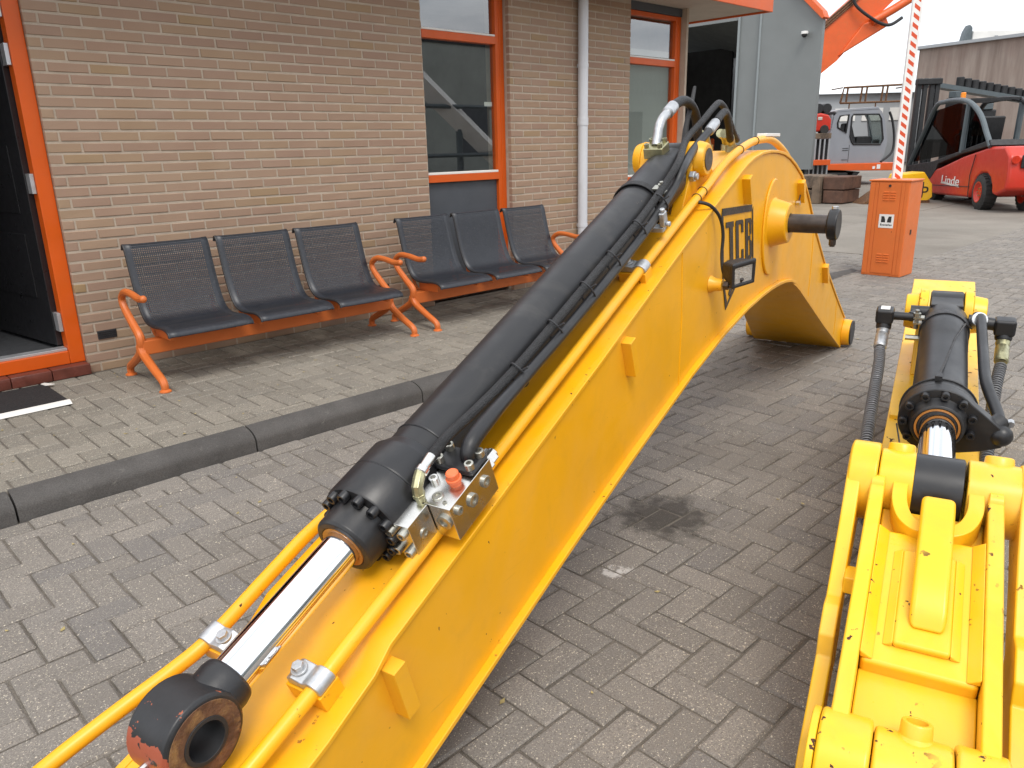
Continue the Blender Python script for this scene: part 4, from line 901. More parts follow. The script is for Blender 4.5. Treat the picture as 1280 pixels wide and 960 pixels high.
# manifold on the near side of the head
man = bpy.data.objects.new('manifold', None); COL.objects.link(man); man.parent = ram; man.location = (-0.006, 0.014, 0.0)
g = G(); g.prism([(0.492, -0.142), (0.492, -0.083), (0.56, -0.083), (0.56, -0.142)], -0.062, 0.028, 'z'); mb1 = g.build('manifold_block', 'zinc', man, bevel=0.0015)
g = G(); g.prism([(0.562, -0.196), (0.562, -0.088), (0.72, -0.088), (0.72, -0.196)], -0.062, 0.026, 'z'); mb2 = g.build('manifold_block', 'zinc', man, bevel=0.0015)
g = G(); g.prism([(0.562, -0.088), (0.70, -0.088), (0.66, -0.06), (0.58, -0.06)], -0.05, 0.02, 'z'); g.build('manifold_seat', 'black_paint', man, bevel=0.002)
def socket_bolt(p, d, r=0.010, h=0.012, mat='steel_bolt', par=mb2, name='socket_bolt'):
    g = G(); g.lathe(p, d, [(0, r), (h, r), (h + 0.001, r * 0.9), (h + 0.001, r * 0.55), (h * 0.35, r * 0.5), (h * 0.35, 0.0)], 14); return g.build(name, mat, par)
for yy, zz in ((-0.098, 0.012), (-0.129, 0.012), (-0.098, -0.040), (-0.129, -0.040)): socket_bolt((0.492, yy, zz), (-1, 0, 0), 0.0105, 0.014, par=mb1)
socket_bolt((0.526, -0.142, -0.02), (0, -1, 0), 0.0115, 0.002, par=mb1, name='port_plug')
socket_bolt((0.562, -0.174, -0.012), (-1, 0, 0), 0.018, 0.006, par=mb2, name='port_plug')
socket_bolt((0.585, -0.196, 0.004), (0, -1, 0), 0.010, 0.006, name='port_plug'); socket_bolt((0.632, -0.196, -0.012), (0, -1, 0), 0.0155, 0.005, name='port_plug'); socket_bolt((0.685, -0.196, -0.008), (0, -1, 0), 0.0135, 0.005, name='port_plug')
socket_bolt((0.588, -0.150, 0.026), (0, 0, 1), 0.0125, 0.003, name='port_plug'); socket_bolt((0.577, -0.175, 0.026), (0, 0, 1), 0.005, 0.002, name='port_plug')
socket_bolt((0.625, -0.115, 0.026), (0, 0, 1), 0.011, 0.010, 'zinc', name='socket_bolt')
g = G(); g.lathe((0.632, -0.165, 0.026), (0, 0, 1), [(0, 0.013), (0.01, 0.013), (0.01, 0.0165), (0.017, 0.017), (0.018, 0.014), (0.030, 0.014), (0.033, 0.011), (0.033, 0)], 18); g.build('orange_plug', 'orange_plug', man)
g = G(); g.cyl((0.72, -0.165, -0.008), (0.738, -0.165, -0.008), 0.026, n=6); g.cyl((0.738, -0.165, -0.008), (0.762, -0.165, -0.008), 0.021, n=6); g.cyl((0.762, -0.165, -0.008), (0.77, -0.165, -0.008), 0.014, n=12); g.build('hex_fitting', 'zinc', man, bevel=0.002)
g = G(); g.box(0.655, 0.722, -0.195, -0.094, 0.0265, 0.042); fl_ = g.build('pipe_flange', 'black_paint', man, bevel=0.008, seg=3)
for bx_, by_ in ((0.668, -0.184), (0.708, -0.184), (0.668, -0.106), (0.708, -0.106)): socket_bolt((bx_, by_, 0.042), (0, 0, 1), 0.0105, 0.014, par=fl_)
hp2 = [(0.689, -0.149, 0.042), (0.695, -0.149, 0.056), (0.725, -0.147, 0.066), (0.82, -0.136, 0.056), (0.98, -0.124, 0.038), (1.3, -0.117, 0.022), (1.7, -0.115, 0.022), (1.93, -0.112, 0.035)]
c2 = catmull([Vector(p) for p in hp2], 7); g = G(); g.tube(c2, [0.0185 if k < 18 else max(0.0145, 0.0185 - (k - 18) * 0.0004) for k in range(len(c2))], 14); g.build('steel_pipe', 'black_paint', ram)
# pilot hose with swivel fitting
g = G(); g.lathe((0.567, -0.122, 0.027), (0, 0, 1), [(0, 0.011), (0.012, 0.011), (0.012, 0.014), (0.02, 0.014), (0.02, 0.0)], 6); g.tube([(0.567, -0.122, 0.045), (0.570, -0.122, 0.062), (0.585, -0.118, 0.070), (0.60, -0.113, 0.073)], 0.0125, 8); g.build('swivel_fitting', 'brass_zinc', man, bevel=0.001)
g = G(); g.lathe((0.597, -0.114, 0.073), Vector((0.05, -0.0, 0.008)), [(0, 0.011), (0.003, 0.014), (0.014, 0.014), (0.016, 0.0115), (0.045, 0.0125), (0.05, 0.010)], 14); g.build('ferrule', 'zinc', man)
hp3 = [(0.636, -0.100, 0.080), (0.70, -0.098, 0.080), (0.79, -0.100, 0.070), (0.92, -0.102, 0.060), (1.10, -0.099, 0.052), (1.4, -0.095, 0.050), (1.75, -0.094, 0.052), (1.95, -0.094, 0.066), (2.10, -0.097, 0.092)]
upper = [bl(-2.72, 0.125, 1.365), bl(-2.57, 0.12, 1.432), bl(-2.45, 0.12, 1.483), bl(-2.385, 0.12, 1.498), bl(-2.305, 0.12, 1.470), bl(-2.225, 0.12, 1.412), bl(-2.12, 0.13, 1.365), bl(-2.02, 0.16, topz(-2.02) + 0.07)]
g = G(); g.tube(catmull([Vector(p) for p in hp3] + upper, 7), 0.0122, 12); g.build('hose', 'hose_wrap', ram)
up2 = [(1.93, -0.112, 0.035), (2.02, -0.112, 0.05), (2.10, -0.112, 0.075), bl(-2.74, 0.085, 1.338), bl(-2.60, 0.085, 1.395)]
g = G(); g.tube(catmull([Vector(p) for p in up2], 6), 0.0145, 12); g.build('steel_pipe', 'black_paint', ram)
f1 = bl(-2.60, 0.085, 1.395); f2 = bl(-2.52, 0.085, 1.430)
g = G(); g.lathe(f1, f2 - f1, [(0, 0.014), (0.004, 0.0185), (0.07, 0.0185), (0.08, 0.015)], 18); g.build('ferrule', 'galvanised', ram)
g = G(); g.tube(catmull([f2, bl(-2.45, 0.09, 1.456), bl(-2.39, 0.095, 1.462), bl(-2.33, 0.10, 1.42), bl(-2.27, 0.11, 1.37), bl(-2.2, 0.13, topz(-2.2) + 0.07)], 6), 0.0145, 12); g.build('hose', 'rubber', ram)
g = G(); g.tube(catmull([bl(-2.56, 0.19, 1.36), bl(-2.52, 0.20, 1.42), bl(-2.46, 0.205, 1.50), bl(-2.42, 0.21, 1.56)], 4), [0.012, 0.012, 0.0115, 0.011, 0.0105, 0.010, 0.0095, 0.009, 0.0085, 0.008, 0.0075, 0.007, 0.006], 8); g.build('hose_end', 'rubber', ram)
for tx in (0.98, 1.17, 1.36, 1.53, 1.72, 1.90):
    cz = 0.040; ring = [(tx + 0.004 * math.sin(2 * a), -0.106 + 0.020 * math.cos(a) + 0.008 * math.sin(a), cz + 0.033 * math.sin(a) - 0.004 * math.cos(a)) for a in [2 * math.pi * k / 20 for k in range(21)]]
    g = G(); g.tube([Vector(p) for p in ring], 0.0028, 6); g.tube([Vector((tx, -0.122, cz + 0.018)), Vector((tx + 0.004, -0.136, cz + 0.026))], 0.0028, 6); g.build('cable_tie', 'black_plastic', ram)
g = G(); g.box(1.83, 1.86, -0.142, -0.124, -0.005, 0.040); g.box(1.83, 1.86, -0.135, -0.07, -0.025, -0.007); g.cyl((1.845, -0.142, 0.0), (1.845, -0.155, 0.0), 0.010, n=6); g.cyl((1.845, -0.133, 0.040), (1.845, -0.133, 0.052), 0.010, n=6); g.build('pipe_bracket', 'galvanised', ram, bevel=0.004)

# ================================================================== DIPPER ARM (lower right)
SP = (2.854, -3.825, 0.0)
stick = thing('dipper_arm', 'yellow excavator dipper arm lying on the paving at the right', 'dipper arm', SP, (0, 0, R(17.16)))
# local: x along (0 = far end, negative towards the viewer), y left, z up
def sp_prism(poly, y0, y1, name, par=None, mat='yellow_paint_worn', bevel=0.004):
    g = G(); g.prism(poly, y0, y1, 'y'); return g.build(name, mat, par or stick, bevel=bevel)
def topst(x): return 0.66 + 0.124 * x
HW = 0.128
body = [(0.0, 0.66), (-1.0, topst(-1.0)), (-2.0, topst(-2.0)), (-2.75, 0.27), (-3.02, 0.225), (-3.12, 0.15), (-3.05, 0.06), (-2.8, 0.02), (-1.6, 0.02), (-0.9, 0.012), (-0.25, 0.06), (-0.02, 0.30)]
sp_prism(body, HW - 0.014, HW, 'side_plate', bevel=0.003); sp_prism(body, -HW, -HW + 0.014, 'side_plate', bevel=0.003)
def st_strip(name, line, y0, y1, th, mat='yellow_paint_worn'):
    return strip(name, line, lambda s: y0, lambda s: y1, th, mat, stick)
st_strip('top_plate', [(-2.72, 0.285), (-2.0, topst(-2.0)), (-1.0, topst(-1)), (-0.02, 0.659)], -HW - 0.006, HW + 0.006, 0.012)
st_strip('end_plate', [(0.004, 0.652), (-0.016, 0.30), (-0.245, 0.055)], -HW - 0.002, HW + 0.002, 0.012)
st_strip('bottom_plate', [(-0.25, 0.052), (-0.9, 0.006), (-1.6, 0.014), (-2.8, 0.014)], -HW - 0.004, HW + 0.004, -0.006)
# clevis for the bucket cylinder
for y0, y1, s in ((0.058, 0.088, 1), (-0.088, -0.058, -1)):
    po = [(-0.95, topst(-0.95) + 0.012), (-1.30, topst(-1.3) + 0.012)] + [(-1.16 - 0.085 * math.cos(t), 0.725 + 0.085 * math.sin(t)) for t in [R(a) for a in range(0, 181, 20)]]
    sp_prism(po, y0, y1, 'clevis_lug')
    g = G(); yo = y1 if s > 0 else y0; g.cyl((-1.16, yo, 0.725), (-1.16, yo + s * 0.045, 0.725), 0.070, 0.062, 28); g.build('clevis_boss', 'yellow_paint_worn', stick, bevel=0.004)
sp_prism([(-2.02, 0.41), (-2.12, 0.40), (-2.12, 0.47), (-2.02, 0.485)], HW + 0.001, HW + 0.035, 'lug', bevel=0.002)
sp_prism([(-1.66, 0.452), (-1.70, 0.447), (-1.70, 0.475), (-1.66, 0.48)], HW - 0.06, HW + 0.0, 'lug', bevel=0.002)
# tipping levers on both sides, from arm pivot up to the link tube
TUB = (-2.47, 0.545)     # axis of the link tube
BOS = (-3.15, 0.262)     # axis of the near boss
def lever(y0, y1, name='tipping_lever'):
    a = Vector(TUB); b = Vector((-3.02, 0.13)); ra, rb_ = 0.090, 0.075
    t = (b - a).normalized(); nn = Vector((-t.y, t.x)); P = []
    for k in range(0, 181, 15):
        q = R(k); P.append(a + nn * (ra * math.cos(q)) - t * (ra * math.sin(q)))
    P += [a + t * 0.16 - nn * 0.058, a + t * 0.34 - nn * 0.052, a + t * 0.375 - nn * 0.084, a + t * 0.445 - nn * 0.084, a + t * 0.48 - nn * 0.05]
    for k in range(0, 181, 15):
        q = R(k); P.append(b - nn * (rb_ * math.cos(q)) + t * (rb_ * math.sin(q)))
    P += [a + t * 0.48 + nn * 0.055, a + t * 0.445 + nn * 0.084, a + t * 0.375 + nn * 0.084, a + t * 0.34 + nn * 0.055, a + t * 0.16 + nn * 0.062]
    g = G(); g.prism([(p.x, p.y) for p in P], y0, y1, 'y'); return g.build(name, 'yellow_paint_worn', link, bevel=0.005)
link = thing('bucket_link', 'yellow bucket linkage with lifting hook on the near end of the dipper arm', 'bucket linkage', tuple(Vector(SP) + Matrix.Rotation(R(17.16), 3, 'Z') @ Vector((0, -0.006, 0))), (0, 0, R(17.16)))
lever(0.157, 0.190); lever(-0.200, -0.166)
for y0, y1 in ((0.124, 0.188), (-0.222, -0.176)):
    g = G(); g.cyl((TUB[0], y0, TUB[1]), (TUB[0], y1, TUB[1]), 0.096, n=40); g.build('lever_boss', 'yellow_paint_worn', link, bevel=0.006)
for y0, y1 in ((0.046, 0.122), (-0.174, -0.0625)):
    g = G(); g.lathe((TUB[0], y0, TUB[1]), (0, 1, 0), [(0, 0.045), (0, 0.085), (y1 - y0, 0.085), (y1 - y0, 0.045)], 40, close=True); g.build('link_tube', 'yellow_paint_worn', link, bevel=0.004)
for yy, tilt in ((0.080, 0), (-0.125, 0)):
    g = G(); g.lathe((TUB[0] + 0.035, yy, TUB[1] + 0.068), (0.4, 0, 1), [(0, 0.032), (0.022, 0.030), (0.026, 0.027), (0.026, 0.0)], 20); g.build('grease_boss', 'yellow_paint_worn', link, bevel=0.003)
# link frame built in the plane running from tube to near boss
a = Vector((TUB[0], 0, TUB[1])); b = Vector((BOS[0], 0, BOS[1])); LD = (b - a); LL = LD.length; ex_ = LD.normalized(); ez_ = Vector((ex_.z, 0, -ex_.x))
if ez_.z < 0: ez_ = -ez_
ey_ = Vector((0, 1, 0)); LM = Matrix(((ex_.x, ey_.x, ez_.x, a.x), (ex_.y, ey_.y, ez_.y, 0), (ex_.z, ey_.z, ez_.z, a.z), (0, 0, 0, 1)))
def lk(poly, lo, hi, name, axis='z', bevel=0.006, par=None, mat='yellow_paint_worn', seg=3):
    g = G(); g.prism(poly, lo, hi, axis, LM); return g.build(name, mat, par or link, bevel=bevel, seg=seg)
for y0 in (0.104, -0.136):
    lk([(0.045, y0), (LL - 0.04, y0), (LL - 0.04, y0 + 0.032), (0.045, y0 + 0.032)], -0.05, 0.066, 'side_rail')
    g = G(); g.cyl(LM @ Vector((0.06, y0 + 0.003, 0.052)), LM @ Vector((0.06, y0 + 0.029, 0.052)), 0.022, n=20); g.build('weld_bead', 'yellow_paint_worn', link)
web = lk([(0.185, -0.102), (0.535, -0.102), (0.535, 0.102), (0.185, 0.102)], -0.03, 0.040, 'web_plate', bevel=0.010)
lk([(0.09, -0.103), (0.19, -0.103), (0.19, 0.103), (0.09, 0.103)], -0.03, 0.006, 'web_plate', bevel=0.004)
lk([(0.53, -0.103), (0.66, -0.103), (0.66, 0.103), (0.53, 0.103)], -0.03, 0.004, 'web_plate', bevel=0.004)
for tri in ([(0.1035, 0.0405), (0.079, 0.0408), (0.1035, 0.061)], [(-0.1035, 0.0405), (-0.1035, 0.061), (-0.079, 0.0408)]):
    lk(tri, 0.19, 0.53, 'weld_fillet', 'x', bevel=0.003)
for tri in ([(0.049, 0.0405), (0.068, 0.0408), (0.049, 0.0545)], [(-0.051, 0.0405), (-0.051, 0.0545), (-0.070, 0.0408)]):
    lk(tri, 0.245, 0.49, 'weld_fillet', 'x', bevel=0.003)
# curved ribs beside the hook
for sgn in (1, -1):
    y_out = 0.072 if sgn > 0 else -0.082
    pts = [(0.055, y_out, 0.045), (0.11, y_out * 0.98, 0.046), (0.155, y_out * 0.80, 0.046), (0.178, y_out * 0.5, 0.046), (0.182, y_out * 0.2, 0.046)]
    C_ = catmull([Vector(p) for p in pts], 5); V = []; n = len(C_)
    for i, p in enumerate(C_):
        t = (C_[min(i + 1, n - 1)] - C_[max(i - 1, 0)]).normalized(); nn = Vector((-t.y, t.x, 0)) * 0.016
        V += [p + nn + Vector((0, 0, 0.02)), p - nn + Vector((0, 0, 0.02)), p - nn - Vector((0, 0, 0.06)), p + nn - Vector((0, 0, 0.06))]
    F = [(0, 1, 2, 3), tuple(4 * (n - 1) + k for k in (3, 2, 1, 0))] + [(4 * i + k, 4 * i + (k + 1) % 4, 4 * i + 4 + (k + 1) % 4, 4 * i + 4 + k) for i in range(n - 1) for k in range(4)]
    g = G(); g.add([LM @ v for v in V], F); g.build('curved_rib', 'yellow_paint_worn', link, bevel=0.006, seg=3)
# lifting hook: raised spine, thick at the top, with its pad
lk([(0.245, -0.052), (0.49, -0.052), (0.49, 0.050), (0.245, 0.050)], 0.038, 0.056, 'hook_pad', bevel=0.008)
hk = [(0.105, 0.075), (0.120, 0.102), (0.155, 0.110), (0.24, 0.108), (0.34, 0.102), (0.415, 0.085), (0.452, 0.057), (0.20, 0.045), (0.14, 0.045), (0.112, 0.055)]
g = G(); g.prism(hk, -0.040, 0.026, 'y', LM); g.build('lifting_hook', 'yellow_paint_worn', link, bevel=0.014, seg=4)
# near boss in three bands, grease ring
for y0, y1, r in ((0.062, 0.150, 0.091), (-0.066, 0.060, 0.084), (-0.150, -0.068, 0.091)):
    g = G(); g.lathe((BOS[0], y0, BOS[1]), (0, 1, 0), [(0, 0.045), (0, r), (y1 - y0, r), (y1 - y0, 0.045)], 44, close=True); g.build('near_boss', 'yellow_paint_worn', link, bevel=0.008, seg=3)
g = G(); g.lathe((BOS[0] + 0.032, -0.005, BOS[1] + 0.072), (0.35, 0, 1), [(0, 0.034), (0.008, 0.027), (0.030, 0.026), (0.033, 0.024), (0.033, 0.018), (0.012, 0.017), (0.012, 0.0)], 28); g.build('grease_ring', 'yellow_paint_worn', link, bevel=0.001)
g = G(); g.cyl((BOS[0] - 0.0, -0.152, BOS[1]), (BOS[0], -0.235, BOS[1] - 0.01), 0.06, n=28); g.build('side_pin', 'yellow_paint_worn', link, bevel=0.006)
g = G(); g.cyl((BOS[0], 0.151, BOS[1]), (BOS[0], 0.165, BOS[1]), 0.088, n=36); g.build('side_washer', 'yellow_paint_worn', link, bevel=0.003)
g = G(); g.box(-2.76, -2.70, 0.133, 0.159, 0.385, 0.425); g.build('spacer', 'yellow_paint_worn', link, bevel=0.003)

# bucket cylinder on the dipper arm
Bp = Vector((-1.16, -0.002, 0.728)); Ep = Vector((TUB[0], -0.002, TUB[1])); BL_ = (Bp - Ep).length; BA = math.atan2(Bp.z - Ep.z, Bp.x - Ep.x)
e0 = Vector(SP) + Matrix.Rotation(R(17.16), 3, 'Z') @ Ep
ram2 = thing('bucket_cylinder', 'short black hydraulic cylinder with bolted flange on the dipper arm', 'hydraulic cylinder', e0, (0, -BA, R(17.16)))
g = G(); g.lathe((0, 0, 0), (0, 1, 0), [(-0.060, 0.045), (-0.060, 0.084), (0.044, 0.084), (0.044, 0.045)], 44, close=True); e_ = g.build('rod_eye', 'black_paint', ram2, bevel=0.003)
g = G(); g.cyl((0.06, -0.004, 0), (0.36, -0.002, 0), 0.044, n=64, caps=False); g.build('rod', 'chrome', ram2, ang=60)
g = G(); g.lathe((0, 0, 0), X, [(0.341, 0.043), (0.341, 0.049), (0.352, 0.050), (0.356, 0.043)], 40, close=True); g.build('rod_seal', 'black_plastic', ram2)
g = G(); g.lathe((0, 0, 0), X, [(0.339, 0.051), (0.337, 0.0565), (0.350, 0.057), (0.350, 0.051)], 40, close=True); g.build('wiper_seal', 'rod_seal_orange', ram2)
g = G(); g.lathe((0, 0, 0), X, [(0.345, 0.05), (0.338, 0.060), (0.342, 0.066), (0.368, 0.072), (0.375, 0.076), (0.375, 0.05)], 44); g.build('gland', 'black_paint', ram2, bevel=0.002)
# flange with an ear for the port at the right
fp = [(0.1005 * math.cos(t), 0.1005 * math.sin(t)) for t in [R(a) for a in range(30, 271, 12)]] + [(0.02, -0.10), (-0.0, -0.10)]
fp = [(0.1 * math.cos(R(a)), 0.1 * math.sin(R(a))) for a in range(-50, 220, 10)]
fl2 = [(y, z) for y, z in [(0.1 * math.cos(R(a)), 0.1 * math.sin(R(a))) for a in range(-80, 150, 10)]] + [(-0.148, 0.005), (-0.168, -0.02), (-0.160, -0.055), (-0.11, -0.075), (-0.05, -0.09)]
g = G(); g.prism(fl2, 0.375, 0.415, 'x'); g.build('flange', 'black_paint', ram2, bevel=0.004)
g = G(); g.lathe((0, 0, 0), X, [(0.416, 0.05), (0.416, 0.0985), (0.455, 0.0965), (0.475, 0.088), (0.50, 0.076), (0.505, 0.05)], 44); g.build('cylinder_head', 'black_paint', ram2, bevel=0.002)
for k in range(9):
    t = R(-35 + k * 33) if k < 8 else R(250); cy, cz = 0.0855 * math.cos(t), 0.0855 * math.sin(t)
    if cz < -0.07: continue
    o = bpy.data.objects.new('head_bolt', bolt0.data); COL.objects.link(o); o.parent = ram2; o.location = (0.3755, cy, cz)
g = G(); g.lathe((0, 0, 0), X, [(0.49, 0.05), (0.49, 0.0735), (0.93, 0.0735), (0.935, 0.0745), (1.20, 0.0745), (1.215, 0.062)], 48); g.build('barrel', 'black_paint', ram2, bevel=0.001)
g = G(); g.lathe((0, 0, 0), X, [(1.085, 0.0745), (1.085, 0.0795), (1.125, 0.0795), (1.125, 0.0745)], 44, close=True); s2 = g.build('strap', 'black_plastic', ram2, bevel=0.001)
g = G(); g.box(1.09, 1.12, 0.066, 0.10, 0.025, 0.031); g.box(1.09, 1.12, 0.066, 0.10, 0.045, 0.051); g.cyl((1.105, 0.09, 0.005), (1.105, 0.09, 0.075), 0.007, n=8); g.cyl((1.105, 0.09, 0.052), (1.105, 0.09, 0.064), 0.013, n=6); g.cyl((1.105, 0.075, -0.03), (1.105, 0.12, -0.03), 0.01, n=6); g.build('strap_clamp', 'steel_bolt', s2)
g = G(); g.cyl((1.19, 0, 0), (BL_ - 0.04, 0, 0), 0.06, n=32); g.box(1.20, BL_ + 0.05, -0.052, 0.052, -0.062, 0.068); g.lathe((BL_, 0, 0), (0, 1, 0), [(-0.055, 0.03), (-0.055, 0.075), (0.055, 0.075), (0.055, 0.03)], 32, close=True); g.build('base_eye', 'black_paint', ram2, bevel=0.004)
# cross pipes and elbows at the base
g = G(); g.cyl((1.215, 0.05, 0.030), (1.215, 0.115, 0.030), 0.024, n=16); g.cyl((1.15, 0.10, 0.032), (1.15, 0.165, 0.032), 0.015, n=12); g.tube([(1.215, 0.085, 0.03), (1.18, 0.10, 0.032), (1.15, 0.11, 0.032)], 0.018, 10); g.build('port_pipe', 'black_paint', ram2)
g = G(); g.box(1.118, 1.178, 0.165, 0.225, 0.006, 0.060); g.cyl((1.148, 0.195, 0.012), (1.135, 0.195, -0.02), 0.026, n=16); el1 = g.build('elbow', 'black_paint', ram2, bevel=0.010, seg=3)
g = G(); g.box(1.13, 1.165, 0.18, 0.21, 0.0605, 0.062); g.build('elbow_tag', 'decal_white', el1, smooth=False)
g = G(); g.cyl((1.16, -0.07, 0.03), (1.16, -0.155, 0.022), 0.022, n=14); g.build('port_pipe', 'black_paint', ram2)
g = G(); g.box(1.125, 1.185, -0.215, -0.150, -0.010, 0.048); g.cyl((1.155, -0.183, 0.0), (1.14, -0.183, -0.03), 0.027, n=16); g.build('elbow', 'black_paint', ram2, bevel=0.010, seg=3)
g = G(); g.tube(catmull([Vector(p) for p in ((1.17, -0.095, 0.045), (1.14, -0.105, 0.050), (1.09, -0.108, 0.045), (0.9, -0.112, 0.03), (0.68, -0.118, 0.015), (0.57, -0.135, 0.0), (0.48, -0.150, -0.012), (0.42, -0.150, -0.020))], 6), 0.0165, 12); g.build('steel_pipe', 'cab_grey' if False else 'black_paint', ram2)
g = G(); g.cyl((1.175, -0.095, 0.02), (1.13, -0.104, 0.048), 0.026, n=16); g.build('pipe_nut', 'galvanised', ram2, bevel=0.003)
g = G(); g.ball((0.392, -0.155, -0.025), 0.030, 14, 9); g.cyl((0.40, -0.13, -0.01), (0.43, -0.152, 0.0), 0.025, n=12); g.build('port_cap', 'black_paint', ram2)
g = G(); g.cyl((0.415, -0.175, 0.0), (0.43, -0.175, 0.002), 0.010, n=8); g.build('port_bolt', 'galvanised', ram2)
g = G(); g.tube([Vector(p) for p in ((1.10, -0.082, 0.022), (1.05, -0.06, 0.055), (0.86, -0.03, 0.073), (0.62, -0.004, 0.0775), (0.452, 0.012, 0.1005))], 0.0028, 6); g.torus((0.452, 0, 0), X, 0.0985, 0.0028, 48, 6); g.box(0.437, 0.467, 0.002, 0.020, 0.098, 0.112); g.build('cable_tie', 'black_plastic', ram2)
g = G(); g.tube([Vector(p) for p in ((0.375, 0.10, -0.02), (0.25, 0.075, -0.06), (0.15, 0.05, -0.05))], 0.0022, 6); g.build('wire', 'black_plastic', ram2)
# spiral-guarded hoses either side (parts of the cylinder)
M2 = (Matrix.Rotation(R(17.16), 4, 'Z') @ Matrix.Rotation(-BA, 4, 'Y')).to_3x3().inverted(); RS = Matrix.Rotation(R(17.16), 3, 'Z')
def sl(x, y, z): return M2 @ (Vector(SP) + RS @ Vector((x, y, z)) - e0)
def spiral_hose(path, r, pitch, name='hose'):
    C_ = catmull([Vector(p) for p in path], 10); g = G(); g.tube(C_, r * 0.72, 10); core = g.build(name, 'rubber', ram2)
    # helix guard
    L_ = [0.0]
    for i in range(1, len(C_)): L_.append(L_[-1] + (C_[i] - C_[i - 1]).length)
    tot = L_[-1]; N = int(tot / pitch * 14); H = []; j = 0; a = None
    for k in range(N):
        d = tot * k / N
        while j < len(C_) - 2 and L_[j + 1] < d: j += 1
        f = (d - L_[j]) / max(1e-6, L_[j + 1] - L_[j]); p = C_[j].lerp(C_[j + 1], f); t = (C_[j + 1] - C_[j]).normalized()
        if a is None: a, bb = frame_of(t)
        else: a = (a - t * a.dot(t)).normalized(); bb = t.cross(a)
        q = 2 * math.pi * k / 14; H.append(p + a * (r * math.cos(q)) + bb * (r * math.sin(q)))
    g = G(); g.tube(H, 0.0034, 5); g.build('spiral_guard', 'spiral_guard', core)
hA = Vector((1.135, 0.195, -0.02)); hA2 = Vector((1.03, 0.195, -0.055))
g = G(); g.lathe(hA, hA2 - hA, [(0, 0.021), (0.01, 0.023), (0.03, 0.019), (0.035, 0.022), (0.10, 0.022), (0.105, 0.018)], 18); g.build('ferrule', 'galvanised', ram2)
spiral_hose([hA2, sl(-1.55, 0.185, 0.60), sl(-1.9, 0.178, 0.50), sl(-2.18, 0.165, 0.415), sl(-2.36, 0.13, 0.38), sl(-2.5, 0.04, 0.39)], 0.0160, 0.0125)
hB = Vector((1.14, -0.183, -0.03)); hB2 = Vector((1.03, -0.180, -0.075))
g = G(); g.lathe(hB, hB2 - hB, [(0, 0.021), (0.01, 0.023), (0.03, 0.019), (0.035, 0.022), (0.10, 0.022), (0.105, 0.018)], 18); g.build('ferrule', 'brass_zinc', ram2)
spiral_hose([hB2, sl(-1.6, -0.165, 0.55), sl(-1.95, -0.145, 0.42), sl(-2.2, -0.13, 0.36), sl(-2.35, -0.10, 0.40)], 0.0160, 0.0125)
spiral_hose([sl(-2.20, 0.06, 0.50), sl(-2.26, -0.02, 0.53), sl(-2.29, -0.10, 0.535), sl(-2.31, -0.155, 0.535)], 0.021, 0.0125)
g = G(); pA, pB = sl(-2.31, -0.155, 0.535), sl(-2.34, -0.27, 0.53); g.lathe(pA, pB - pA, [(0, 0.02), (0.005, 0.026), (0.085, 0.026), (0.09, 0.02)], 16); g.build('ferrule', 'decal_white', ram2)
pC = sl(-2.348, -0.30, 0.528); g = G(); g.lathe(pB, pC - pB, [(0, 0.024), (0.026, 0.024), (0.028, 0.018)], 16); g.build('dust_cap', 'red_cap', ram2)

# ================================================================== BARRIER CABINET
box = thing('barrier_cabinet', 'orange barrier cabinet with upright red and white striped arm', 'barrier', (7.06, -2.03, 0.0))
g = G(); g.box(-0.165, 0.18, -0.19, 0.20, 0.0, 0.945); g.build('cabinet', 'orange_cabinet', box, bevel=0.008)
g = G(); g.box(-0.175, 0.19, -0.20, 0.21, 0.946, 0.962); g.build('cabinet_lid', 'orange_cabinet', box, bevel=0.004)
g = G(); g.box(-0.172, -0.166, -0.105, 0.105, 0.03, 0.935); dr = g.build('cabinet_door', 'orange_cabinet', box, bevel=0.002)
for y0, y1 in ((0.112, 0.142), (0.148, 0.192), (-0.142, -0.112), (-0.182, -0.148)):
    g = G(); g.box(-0.170, -0.166, y0, y1, 0.02, 0.94); g.build('cover_strip', 'orange_cabinet', box, bevel=0.002)
lv = G(); lv.prism([(-0.172, 0.0), (-0.180, 0.006), (-0.172, 0.012)], -0.027, 0.027, 'y')
lvm = None
for z in (0.80, 0.825, 0.85, 0.875, 0.18, 0.205, 0.23, 0.255):
    for y in (0.028, -0.038):
        if lvm is None: o = lv.build('louvre', 'orange_cabinet', dr); lvm = o
        else:
            o = bpy.data.objects.new('louvre', lvm.data); COL.objects.link(o); o.parent = dr
        o.location = (0, y, z - 0.04)
g = G(); g.cyl((-0.172, 0.0, 0.905), (-0.178, 0.0, 0.905), 0.013, n=14); g.build('lock', 'decal_dark', dr)
g = G(); g.box(-0.1745, -0.1725, -0.072, 0.072, 0.49, 0.625); bd = g.build('maker_badge', 'decal_white', dr, smooth=False)
g = G(); g.prism([(0.050, 0.545), (0.050, 0.605), (0.022, 0.605), (0.010, 0.570), (0.010, 0.545)], -0.1752, -0.1747, 'x'); g.prism([(-0.050, 0.545), (-0.050, 0.605), (-0.022, 0.605), (-0.010, 0.570), (-0.010, 0.545)], -0.1752, -0.1747, 'x'); g.build('badge_mark', 'decal_dark', bd, smooth=False)
g = G()
for k in range(8): g.box(-0.1752, -0.1747, 0.054 - k * 0.0145 - 0.010, 0.054 - k * 0.0145, 0.512, 0.526 + (0.006 if k in (0, 5) else 0))
g.build('badge_lettering', 'decal_dark', bd, smooth=False)
g = G(); g.box(-0.03, 0.0, -0.196, -0.191, 0.42, 0.47); g.build('side_lock', 'decal_dark', box, bevel=0.002)
